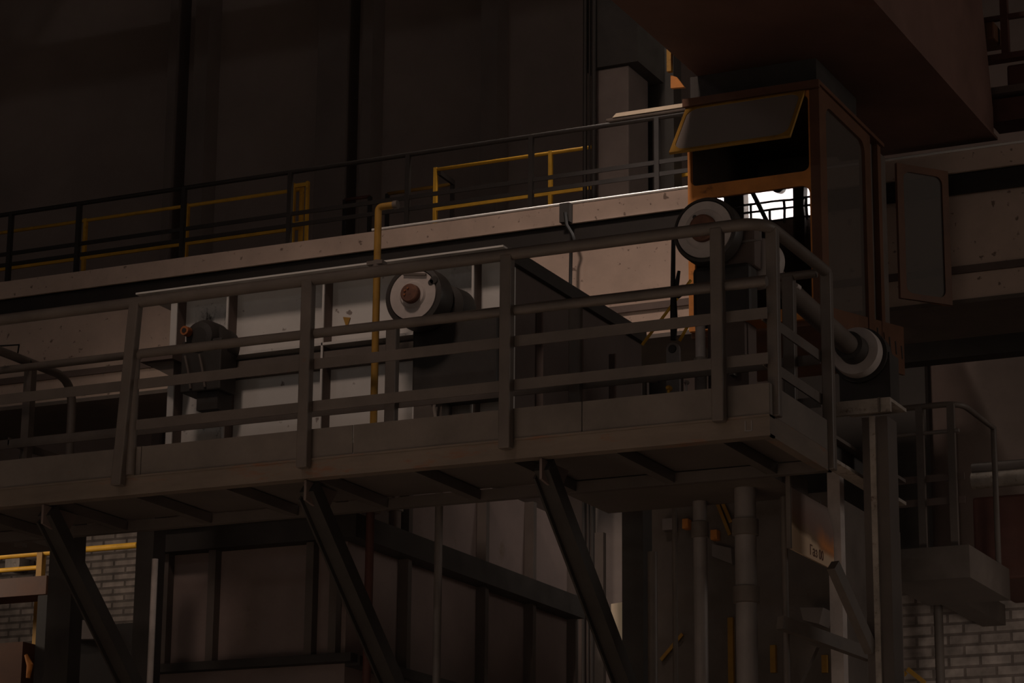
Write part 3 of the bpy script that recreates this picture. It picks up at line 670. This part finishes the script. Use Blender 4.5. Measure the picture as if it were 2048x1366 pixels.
for y in (14.2, 15.6, 17.0, 18.4):
    ck.part('diaphragm', MB().box(KX0+.02, KX1-.02, y-.01, y+.01, KZ, KZ+1.68), M['crane'])
hgx0 = at(1341, 130, 17.5).x
hg = Thing('cab_hanger', ((CX0+CX1)/2, 18.1, CT+.03), 'dark hanger frame joining the cab roof to the red girder', 'hanger')
hg.part('hanger_box', MB().box(hgx0+.06, CX1-.1, 17.75, 18.7, CT+.03, KZ-.026), M['black'])
zh0, zh1 = at(1340, 146, 17.5).z, at(1340, 80, 17.5).z
hg.part('yellow_edge', MB().box(hgx0-.015, hgx0+.02, 17.46, 17.5, zh0, zh1), M['dullyellow'])
hg.part('bracket_plate', MB().prism([(hgx0, 17.5, at(1342, 176, 17.5).z), (hgx0+.11, 17.5, at(1342, 178, 17.5).z), (hgx0+.05, 17.5, at(1342, 156, 17.5).z), (hgx0, 17.5, at(1342, 150, 17.5).z)], (0, .03, 0)), M['orange'])
q = at(1382, 128, 17.7)
hg.part('lug', MB().box(q.x-.025, q.x+.03, 17.69, 17.75, q.z-.03, q.z+.03), M['orange'])
# end carriage and machinery at the upper right
ex0 = KX1+.02
ec = Thing('end_carriage', (-4.2, 20.4, 8.9), 'red-brown crane end carriage at the right edge below the hoist frame', 'machine')
z0, z1 = at(2010, 250, 20.4).z, at(2010, 205, 20.4).z
ec.part('beam', MB().box(at(1985, 230, 20.4).x, -3.2, 20.3, 20.6, z0, z1), M['red'])
ec.part('upper_beam', MB().box(at(1978, 195, 20.4).x, -3.2, 20.25, 20.6, z1+.03, z1+.09), M['brownmach'])
ec.part('motor', MB().box(at(2020, 160, 20.4).x, -3.6, 20.3, 20.7, z1+.09, at(2020, 138, 20.4).z), M['red'], bevel=.02)
hf = Thing('hoist_frame', (-4.4, 20.2, 9.5), 'dark red hoist frame with an upright post at the upper right corner', 'frame')
hx_ = at(2010, 60, 20.2).x
hf.part('post', MB().box(hx_-.03, hx_+.03, 20.17, 20.23, at(2010, 122, 20.2).z, 10.4), M['red'])
hf.part('cross_bar', MB().box(at(1955, 38, 20.2).x, -3.4, 20.18, 20.22, at(1990, 38, 20.2).z-.02, at(1990, 38, 20.2).z+.02), M['red'])
hf.part('gearbox', MB().box(at(1948, 70, 20.2).x, at(1998, 70, 20.2).x, 20.05, 20.35, at(1970, 92, 20.2).z, at(1970, 58, 20.2).z), M['redcab'], bevel=.015)
hf.part('lower_bar', MB().box(at(1945, 110, 20.2).x, -3.4, 20.15, 20.25, at(1970, 128, 20.2).z, at(1970, 116, 20.2).z), M['red'])
solo('runway_beam', MB().box(-5.0, 0, 20.3, 20.5, 8.72, 8.86), M['black'], 'black runway beam just above the pale girder at the right edge', 'beam')

# ------------------------------------------------------------------ furnace casing below
FY = 16.2; FX1 = -8.98; FX0 = at(300, 1200, FY).x; FYB = 20.0
fc = Thing('furnace_casing', (-9.8, 18, 0), 'large brown ribbed furnace casing below the service platform', 'furnace')
fc.part('front_wall', MB().box(FX0, FX1, FY, FY+.03, 0, 5.24), M['panel'])
fc.part('side_wall', MB().box(FX1-.03, FX1, FY+.03, FYB, 0, 5.24).box(FX1-.03, FX1, 16.9, FYB, 5.24, 5.9), M['panel'])
ztf = 5.24
fc.part('front_flange', MB().box(FX0, FX1+.14, FY-.14, FY, ztf-.17, ztf-.0), M['black'])
fc.part('flange_lip', MB().box(FX0+.05, at(625, 1035, FY-.15).x, FY-.18, FY-.14, ztf, ztf+.035), M['pipe'])
fc.part('side_flange', MB().box(FX1, FX1+.15, FY, FYB, ztf-.17, ztf), M['black'])
zl = at(500, 1325, FY-.1).z
fc.part('lower_front_flange', MB().box(FX0, FX1+.1, FY-.1, FY, zl-.03, zl+.03), M['black'])
fc.part('lower_side_flange', MB().box(FX1, FX1+.12, FY, FYB, zl-.05, zl+.02), M['black'])
for px in (330, 424, 620, 668):
    x = at(px, 1200, FY-.06).x
    fc.part('rib', MB().box(x-.03, x+.03, FY-.08, FY, zl+.03, ztf-.17), M['rib'])
for px in (815, 970, 1065, 1150, 1205):
    q = atx(px, 1150, FX1+.06)
    fc.part('side_rib', MB().box(FX1, FX1+.08, q.y-.03, q.y+.03, 3.2, 5.9 if q.y > 17 else 5.2), M['rib'])
solo('rear_casing', MB().box(-8.95, -8.0, 21.2, 21.6, 0, 6.9), M['black'], 'dark plate wall standing behind the right end of the furnace casing', 'wall plate')
x = at(738, 1150, 16.1).x
solo('riser_pipe', MB().tube([(x, 16.1, 0), (x, 16.1, 5.45)], .03, 12), M['red'], 'reddish riser pipe at the corner of the furnace casing', 'pipe')
x = at(876, 1150, 16.2).x
solo('riser_pipe', MB().tube([(x, 16.2, 0), (x, 16.2, 5.6)], .028, 12), M['pipe'], 'grey riser pipe in front of the furnace casing side', 'pipe')
# flange fittings at the casing corner
for px, lab in ((748, 'brown pipe stub standing on the furnace flange at left'), (820, 'brown pipe stub standing on the furnace flange at right')):
    q = V((at(px, 1050, FY-.07).x, FY-.07, 5.24)) if px < 800 else V((FX1+.08, 16.75, 5.24))
    t = Thing('pipe_stub', (q.x, q.y, q.z), lab, 'pipe')
    t.part('stub', MB().tube([(q.x, q.y, q.z), (q.x, q.y, q.z+.2)], .045, 16), M['brownmach'])
    t.part('flange', MB().lathe((q.x, q.y, q.z+.14), (0, 0, 1), [(0, .06), (.02, .06)], 20), M['pipe'])
xw0, xw1 = at(1222, 1250, 21.165).x, at(1246, 1250, 21.165).x
solo('pale_board', MB().prism([(xw0, 21.165, at(1234, 1207, 21.165).z), (xw1, 21.165, at(1234, 1205, 21.165).z), (xw1, 21.165, at(1234, 1275, 21.165).z), ((xw0+xw1)/2, 21.165, at(1234, 1298, 21.165).z), (xw0, 21.165, at(1234, 1268, 21.165).z)], (0, .03, 0)), M['trunk'], 'small pale pointed panel low between the furnace casing and the pipes', 'panel')

# ------------------------------------------------------------------ pipes and columns at the lower right
def vpipe(px, Y, r, z0, z1, mat, name, lab, rings=()):
    x = at(px, 1150, Y).x
    t = Thing(name, (x, Y, z0), lab, 'pipe')
    t.part('tube', MB().tube([(x, Y, z0), (x, Y, z1)], r, 20), M[mat])
    for zz in rings: t.part('collar', MB().lathe((x, Y, zz), (0, 0, 1), [(-.05, r), (-.045, r*1.25), (.045, r*1.25), (.05, r)], 24), M['dark'])
vpipe(1492, 14.25, .062, 0, ZF-.10, 'pipe', 'thick_pipe', 'thick grey vertical pipe under the platform corner', (at(1492, 1055, 14.25).z, at(1492, 1190, 14.25).z))
vpipe(1401, 14.5, .042, 0, ZF-.10, 'pipe', 'grey_pipe', 'medium grey vertical pipe left of the thick pipe under the platform', (at(1401, 1060, 14.5).z,))
vpipe(1350, 14.7, .016, 0, 4.9, 'rail', 'thin_pipe', 'thin grey vertical pipe left of the medium grey pipe')
vpipe(1305, 14.8, .030, 0, 4.55, 'rail', 'dark_pipe', 'dark vertical pipe third left of the thick pipe')
vpipe(1570, 14.4, .020, 0, ZB-.02, 'rail', 'thin_pipe', 'thin dark vertical pipe beside the hanging sign')
vpipe(1790, 15.6, .020, 0, at(1788, 850, 15.6).z, 'rail', 'thin_pipe', 'thin brown vertical pipe right of the tall steel column')
vpipe(1874, 19.5, .035, 0, at(1874, 1180, 19.5).z, 'dark', 'drain_pipe', 'dark drain pipe running down the right brick wall')
x = at(1265, 1150, 15.0).x
solo('dark_stanchion', MB().box(x-.07, x+.07, 15.0, 15.15, 0, at(1265, 985, 15.0).z+.25), M['black'], 'wide dark stanchion between the furnace casing and the pipes', 'column')
# tall steel column with head beam
tc_ = Thing('steel_column', (at(1748, 900, 14.45).x, 14.45, 0), 'tall steel column with a flaking pale head beam right of the platform', 'column')
xa, xb = at(1723, 900, 14.4).x, at(1774, 900, 14.4).x
zc_ = at(1748, 832, 14.4).z
tc_.part('web', MB().box((xa+xb)/2-.006, (xa+xb)/2+.006, 14.42, 14.58, 0, zc_), M['rib'])
tc_.part('front_flange', MB().box(xa+.05, (xa+xb)/2+.008, 14.40, 14.42, 0, zc_), M['lightsteel'])
tc_.part('side_flange', MB().box((xa+xb)/2+.008, xb, 14.42, 14.60, 0, zc_), M['rib'])
tc_.part('left_flange', MB().box(xa, xa+.05, 14.42, 14.6, 0, zc_), M['rib'])
zt_, zb_ = at(1715, 800, 14.3).z, at(1715, 828, 14.3).z
hx0, hx1 = at(1668, 815, 14.3).x, at(1780, 815, 14.3).x
tc_.part('head_beam', MB().box(hx0, hx1, 14.30, 14.33, zb_, zt_).box(hx0, hx1, 14.33, 14.62, zt_-.02, zt_), M['lightsteel'])
tc_.part('end_cap', MB().prism([(hx0-.01, 14.31, zt_), (hx0-.04, 14.36, zt_), (hx0-.04, 14.36, zb_-.06), (hx0-.01, 14.31, zb_-.1)], (.01, 0.02, 0)), M['lightsteel'])
tc_.part('stiffener', MB().box(at(1757, 815, 14.3).x, at(1761, 815, 14.3).x, 14.285, 14.3, zb_, zt_), M['dark'])
# light post behind the sign and cross beam
x0_, x1_ = at(1655, 1000, 15.0).x, at(1680, 1000, 15.0).x
solo('pale_post', MB().box(x0_, x1_, 15.0, 15.08, 0, at(1668, 905, 15.0).z), M['silver'], 'pale post standing behind the hanging sign', 'post')
a, b = atx(1648, 855, -4.72), atx(1745, 925, -4.72)
xb_ = Thing('cross_beam', (-4.72, 14.6, 4.8), 'dark sloping-looking cross beam between the platform corner and the steel column', 'beam')
xb_.part('upper_flange', MB().box(-4.76, -4.66, 14.0, 15.4, 4.98, 5.0), M['dark'])
xb_.part('web', MB().box(-4.72, -4.71, 14.0, 15.4, 4.86, 4.98), M['black'])
xb_.part('lower_flange', MB().box(-4.76, -4.66, 14.0, 15.4, 4.84, 4.86), M['lightsteel'])
# diagonal braces at lower right
for a, b, Y0, Y1, lab in (((1666, 1130), (1742, 1300), 14.0, 14.4, 'dark diagonal brace running down right of the hanging sign'), ((1560, 1245), (1740, 1310), 14.2, 14.9, 'dark sloping brace low between the thick pipe and the steel column'), ((1625, 1290), (1590, 1366), 14.6, 14.6, 'dark short brace at the bottom edge below the hanging sign')):
    pa_, pb_ = at(*a, Y0), at(*b, Y1)
    solo('steel_brace', MB().bar(pa_, pb_, .05, .075), M['dark'], lab, 'brace')
for a, b, Y, lab in (((1365, 1268), (1322, 1320), 15.88, 'yellow sloping bar low between the pipes'), ((1424, 980), (1460, 1070), 15.88, 'yellow sloping bar under the platform between the two grey pipes'), ((1432, 975), (1462, 1045), 15.88, 'second yellow sloping bar just behind the first between the grey pipes')):
    solo('sloping_bar', MB().bar(at(*a, Y), at(*b, Y), .012, .022), M['dullyellow'], lab, 'bar')
for px, y0, y1, Y, lab in ((1460, 1235, 1366, 15.87, 'yellow upright rod low left of the thick pipe'), (1545, 1290, 1345, 15.87, 'orange upright bar low right of the thick pipe'), (1648, 1310, 1345, 15.87, 'dull yellow upright at the bottom below the hanging sign')):
    p_ = at(px, y0, Y); q_ = at(px, y1, Y)
    solo('upright_bar', MB().box(p_.x-.018, p_.x+.018, Y, Y+.035, q_.z, p_.z), M['dullyellow'], lab, 'bar')
for px, py, wd, hh, mat, lab in ((1336, 1048, 26, 24, 'pipe', 'small grey junction box among the pipes'), (1370, 1047, 13, 20, 'orange', 'small orange tag among the pipes'), (1427, 1069, 14, 20, 'orange', 'small orange tag left of the thick pipe')):
    p_ = at(px, py, 15.84); sx = wd*.0033/2; sz = hh*.0033/2
    solo('junction_box', MB().box(p_.x-sx, p_.x+sx, 15.84, 15.905, p_.z-sz, p_.z+sz), M[mat], lab, 'box', bevel=.004)
solo('machine_plinth', MB().box(at(1264, 1200, 15.9).x, at(1664, 1200, 15.9).x, 15.9, 17.4, 0, at(1420, 1003, 15.9).z), M['dark'], 'brown machine plinth in the gloom behind the pipes', 'machine')
solo('pale_hood', MB().prism([at(1600, 1215, 15.7), at(1646, 1215, 15.7), at(1638, 1248, 15.7), at(1606, 1240, 15.7)], (0, .2, 0)), M['pipe'], 'small pale hood low behind the hanging sign', 'hood')
solo('slanted_plate', MB().prism([at(1424, 1088, 15.86), at(1462, 1096, 15.86), at(1464, 1128, 15.86), at(1424, 1112, 15.86)], (0, .04, 0)), M['pipe'], 'slanted grey plate between the medium and the thick pipe', 'plate')

# hanging sign
SXp = -4.984; s0, s1 = atx(1581, 976, SXp), atx(1667, 1134, SXp)
sy0, sy1 = 14.2, 14.965; sz0, sz1 = 4.39, 4.752
ms = bpy.data.materials.new('stained_sign'); ms.use_nodes = True
nt = ms.node_tree; N = nt.nodes.new; L = nt.links.new; b_ = nt.nodes['Principled BSDF']
tcn = N('ShaderNodeTexCoord'); sp = N('ShaderNodeSeparateXYZ'); L(tcn.outputs['Object'], sp.inputs[0])
nz = N('ShaderNodeTexNoise'); nz.inputs['Scale'].default_value = 5; nz.inputs['Detail'].default_value = 4; L(tcn.outputs['Object'], nz.inputs['Vector'])
# a brown stain fills the upper board, its lower front sags to the right; an orange rust bloom at the right end
m1 = N('ShaderNodeMath'); m1.operation = 'MULTIPLY_ADD'; L(sp.outputs[1], m1.inputs[0]); m1.inputs[1].default_value = .09; L(sp.outputs[2], m1.inputs[2])
m2_ = N('ShaderNodeMath'); m2_.operation = 'MULTIPLY_ADD'; L(nz.outputs['Fac'], m2_.inputs[0]); m2_.inputs[1].default_value = .10; L(m1.outputs[0], m2_.inputs[2])
cr = N('ShaderNodeValToRGB'); L(m2_.outputs[0], cr.inputs[0])
e = cr.color_ramp.elements
e[0].position = .0; e[0].color = (.60, .42, .28, 1); e[1].position = .40; e[1].color = (.22, .16, .135, 1)
for pos, c in ((.145, (.62, .44, .29, 1)), (.175, (.19, .115, .06, 1)), (.24, (.19, .105, .08, 1))):
    k = cr.color_ramp.elements.new(pos); k.color = c
ra = N('ShaderNodeMapRange'); ra.interpolation_type = 'SMOOTHSTEP'; L(sp.outputs[1], ra.inputs['Value']); ra.inputs['From Min'].default_value = .02; ra.inputs['From Max'].default_value = .22
rb = N('ShaderNodeValToRGB'); L(m2_.outputs[0], rb.inputs[0]); q = rb.color_ramp.elements
q[0].position = .13; q[0].color = (0, 0, 0, 1); q[1].position = .29; q[1].color = (0, 0, 0, 1); k = q.new(.20); k.color = (1, 1, 1, 1)
mm = N('ShaderNodeMath'); mm.operation = 'MULTIPLY'; L(ra.outputs[0], mm.inputs[0]); L(rb.outputs[0], mm.inputs[1])
mo = N('ShaderNodeMix'); mo.data_type = 'RGBA'; L(mm.outputs[0], mo.inputs[0]); L(cr.outputs[0], mo.inputs[6]); mo.inputs[7].default_value = (.60, .21, .045, 1)
L(mo.outputs[2], b_.inputs['Base Color']); b_.inputs['Roughness'].default_value = .7
sg = Thing('hanging_sign', (SXp, (sy0+sy1)/2, sz0), 'rust-stained hanging sign board under the platform corner', 'sign')
board = sg.part('board', MB().prism([(SXp, sy0, sz0-.0), (SXp, sy1, sz0), (SXp, sy1, sz1-.12), (SXp, sy1-.10, sz1), (SXp, sy0, sz1)], (-.012, 0, 0)), ms)
sg.part('edge_strip', MB().box(SXp-.02, SXp+.006, sy0-.02, sy0, sz0-.0, sz1+.12), M['dark'])
for y in (sy0+.08, sy1-.2): sg.part('hanger', MB().box(SXp-.016, SXp-.008, y-.01, y+.01, sz1-.02, ZB+.02), M['dark'])
fc_ = bpy.data.curves.new('lettering', 'FONT'); fc_.body = '\u0413\u0430\u0437 00'; fc_.size = .085; fc_.extrude = .001
to = bpy.data.objects.new('lettering_source', fc_); COL.objects.link(to)
dg = bpy.context.evaluated_depsgraph_get()
me = bpy.data.meshes.new_from_object(to.evaluated_get(dg)); bpy.data.objects.remove(to)
me.materials.clear(); me.materials.append(M['hub'])
le = bpy.data.objects.new('lettering', me); COL.objects.link(le); le.parent = board
le.matrix_local = Matrix(((0, 0, 1, .0015), (1, 0, 0, -.06), (0, 1, 0, .022), (0, 0, 0, 1)))

# ------------------------------------------------------------------ right background: cage railing, red housing, brick
QY = 17.8
cg = Thing('cage_railing', (at(1860, 1100, QY).x, QY+.3, at(1860, 1110, QY).z), 'rounded pipe cage railing on the raised stand at the right', 'railing')
zt_ = at(1900, 808, QY).z; zb_ = at(1860, 1100, QY).z; zm_ = at(1900, 862, QY).z
x0_ = at(1782, 900, QY).x; xc_ = at(1925, 900, QY).x
ce = V((xc_, QY+.85, zt_)); cc = V((xc_, QY, zt_))
cg.part('top_rail', MB().tube([V((x0_, QY, zt_))]+bend((x0_, QY, zt_), cc, ce, .16, 8)+[ce, ce+V((0, 0, zb_-zt_))], .022, 12), M['rail'])
cg.part('mid_rail', MB().tube([V((x0_, QY, zm_)), V((xc_-.02, QY, zm_))], .014, 10), M['pipe'])
for px in (1843, 1906):
    x = at(px, 950, QY).x
    cg.part('post', MB().box(x-.026, x+.026, QY-.02, QY+.02, zb_, zt_), M['rail'])
for pz in (955, 1002):
    z = at(1870, pz, QY).z
    cg.part('flat_rail', MB().box(x0_, xc_, QY+.02, QY+.03, z-.025, z+.025), M['brownmach'])
rs_ = Thing('raised_stand', ((x0_+xc_)/2, QY+.4, at(1860, 1165, QY).z), 'brown raised stand carrying the cage railing at the right', 'platform')
zs_ = at(1860, 1165, QY).z
rs_.part('platform_slab', MB().box(x0_-.05, xc_+.05, QY-.1, QY+.95, zs_, zb_), M['dark'])
rs_.part('support_arm', MB().box(x0_+.02, x0_+.2, QY+.95, 19.99, zs_+.02, zb_-.05), M['dark'])
hxl = at(1944, 1000, 18.9).x
solo('red_housing', MB().box(hxl, -3.0, 18.9, 20, at(1980, 1160, 18.9).z, at(1980, 992, 18.9).z), M['red'], 'dull red machine housing at the right edge beside the cage railing', 'machine', bevel=.02)
struct('wall_right', MB().box(at(1690, 1200, 20).x, 3, 20.0, 20.2, 0, at(1900, 1172, 20).z), M['brick'])
zz = at(1960, 720, 24).z
struct('dark_backdrop', MB().box(at(1560, 800, 23.9).x, at(1857, 800, 23.9).x, 23.8, 23.9, 0, at(1750, 640, 23.9).z), M['black'])  # black sheet added to keep the background dark here
solo('shade_strip', MB().box(at(1780, 680, 22.5).x, 0, 22.4, 22.6, at(1900, 722, 22.5).z, at(1900, 632, 22.5).z), M['black'], 'black strip painted for the shade below the pale girder at the right edge', 'beam')  # added black strip painting the shade beneath the girder
struct('trim_2', MB().box(at(1855, 800, 24).x, 3, 24.0, 24.1, 0, zz), M['brownmach'])
for py, lab in ((938, 'upper pale pipe crossing the grey wall at the right edge'), (962, 'lower pale pipe crossing the grey wall at the right edge')):
    p_ = at(1945, py, 22.5)
    solo('wall_pipe', MB().tube([(p_.x, 22.5, p_.z), (0, 22.5, p_.z)], .05 if py < 950 else .075, 14), M['pipe' if py < 950 else 'lightsteel'], lab, 'pipe')
for a, b, lab in (((1790, 1330), (1812, 1350), 'short yellow bar at the bottom right before the brick wall'), ((1815, 1338), (1850, 1366), 'thin yellow sloping bar at the bottom right before the brick wall')):
    solo('yellow_bar', MB().bar(at(*a, 17.5), at(*b, 17.5), .02, .03), M['dullyellow'], lab, 'bar')

# ------------------------------------------------------------------ left background
struct('wall_left', MB().box(-18, at(285, 1150, 20).x, 20.0, 20.2, 0, at(180, 1060, 20).z), M['brickd'])
LY = 18.6
z1_, z2_ = at(40, 1110, LY).z, at(40, 1138, LY).z
xr = at(274, 1097, LY).x; xp = at(82, 1130, LY).x
lr = Thing('yellow_guard_rail', (xp, LY, z2_-.6), 'bright yellow guard rail in front of the brick wall at the lower left', 'railing')
lr.part('top_rail', MB().tube([(-16, LY, z1_), (xr, LY, z1_)], .026, 12), M['yellow'])
lr.part('mid_rail', MB().tube([(-16, LY, z2_), (xp, LY, z2_)], .020, 10), M['yellow'])
lr.part('post', MB().box(xp-.028, xp+.028, LY-.03, LY+.03, z2_-.75, at(82, 1068, LY).z), M['dullyellow'])
om = Thing('orange_machine', (at(40, 1200, 18).x, 18, 4.0), 'orange and brown machine at the lower left edge below the guard rail', 'machine')
om.part('hood', MB().box(-16, at(78, 1170, 18).x, 18.1, 18.4, at(40, 1187, 18).z, at(40, 1150, 18).z), M['redcab'])
om.part('body', MB().box(-16, at(45, 1300, 17.6).x, 17.6, 18.2, 0, at(20, 1285, 17.6).z), M['redcab'])
om.part('lever', MB().tube([at(52, 1310, 17.5), at(60, 1330, 17.5), at(56, 1356, 17.5)], [.015, .028, .018], 10), M['orange'])
om.part('frame', MB().box(at(70, 1300, 17.7).x, at(125, 1300, 17.7).x, 17.7, 18.0, 0, at(90, 1190, 17.7).z), M['black'])
for px, wd, lab in ((285, .14, 'dark square column at the lower left right of the brick wall'), (118, .2, 'dark wide column at the lower left crossing the guard rail')):
    x = at(px, 1200, 15.3).x
    solo('dark_column', MB().box(x-wd/2, x+wd/2, 15.3, 15.45, 0, 5.55), M['black'], lab, 'column')
x = at(309, 1150, 14.6).x
solo('pale_pipe', MB().tube([(x, 14.6, 0), (x, 14.6, at(311, 1118, 14.6).z)], .021, 12), M['silver'], 'slim pale vertical pipe at the left edge of the furnace casing', 'pipe')
solo('dark_machine_bed', MB().box(at(128, 1300, 17.2).x, at(290, 1300, 17.2).x, 17.2, 17.6, 0, at(200, 1250, 17.2).z-.0), M['black'], 'dark machine bed below the brick wall at the lower left', 'machine')
p_ = at(150, 1262, 17.1)
solo('grey_cover', MB().prism([at(128, 1242, 17.1), at(168, 1240, 17.1), at(190, 1278, 17.1), at(130, 1278, 17.1)], (0, .08, 0)), M['pipe'], 'slanted grey cover plate at the lower left beside the knee brace', 'plate')
q_ = at(28, 1128, 19.85)
solo('lamp_box', MB().box(q_.x-.1, q_.x+.06, 19.85, 20.0, q_.z-.05, q_.z+.06), M['lightsteel'], 'pale box behind the yellow guard rail at the lower left', 'box')

# ------------------------------------------------------------------ things reflected in the cab glass: crane walkway before the high windows
def mr_(x, y): return mir(x, y, .5)
rr_ = Thing('high_walkway_railing', mr_(1550, 440), 'dark walkway railing before the bright windows mirrored in the cab glass', 'railing')
ry = WY+.5
xl, xr2 = mr_(1470, 400).x, mr_(1640, 400).x
for py in (400, 416, 438):
    z = mr_(1560, py).z
    rr_.part('rail', MB().bar((xl, ry, z), (xr2, ry, z), .02, .035), M['black'])
for px in (1500, 1538, 1566, 1612):
    x = mr_(px, 410).x
    rr_.part('post', MB().box(x-.018, x+.018, ry-.02, ry+.02, mr_(1560, 445).z, mr_(1560, 398 if px != 1538 else 416).z), M['black'])
a, b = mr_(1500, 372), mr_(1537, 446)
solo('window_strut', MB().bar((a.x, ry+.1, a.z), (b.x, ry+.1, b.z), .05, .07), M['black'], 'black slanting strut crossing the bright window mirrored in the cab glass', 'strut')
x0_, x1_ = mir(1584, 400, .3).x, mir(1606, 400, .3).x
solo('window_column', MB().box(x0_, x1_, WY+.1, WY+.3, 0, 19), M['dark'], 'dark column before the bright window mirrored at the right of the cab glass', 'column')
za, zb2 = mir(1560, 382, .3).z, mir(1560, 366, .3).z
solo('window_hoist', MB().lathe((mir(1555, 374, .3).x, WY+.15, (za+zb2)/2+.03), AXY, [(0, .09), (.15, .11)], 24), M['dark'], 'dark rounded hoist block at the top of the bright window mirrored in the cab glass', 'hoist')

# ------------------------------------------------------------------ unseen housings and poles added around the two aisle fill lamps
for lx, ly, lz, tx, ty, tz, lab in ((-17.5, 15.6, 6.6, -13, 19, 5.5, 'unseen fill lamp on an added pole left of the brick wall'), (-2.9, 15.6, 3.6, -5.7, 20, 3.9, 'unseen fill lamp on an added pole right of the cage railing')):
    d = (V((tx, ty, tz))-V((lx, ly, lz))).normalized(); b = V((lx, ly, lz))-d*.12
    fl = Thing('fill_lamp', (b.x, b.y, 0), lab, 'fill_lamp', 'added aisle fill lamps')
    fl.part('pole', MB().tube([(b.x, b.y, 0), (b.x, b.y, lz-.5)], .04, 12), M['rail'])
    fl.part('bracket', MB().bar((b.x, b.y, lz-.5), (b.x, b.y, lz), .05, .05), M['rail'])
    fl.part('housing', MB().bar(b-d*.2, b, .9, .7), M['dark'])
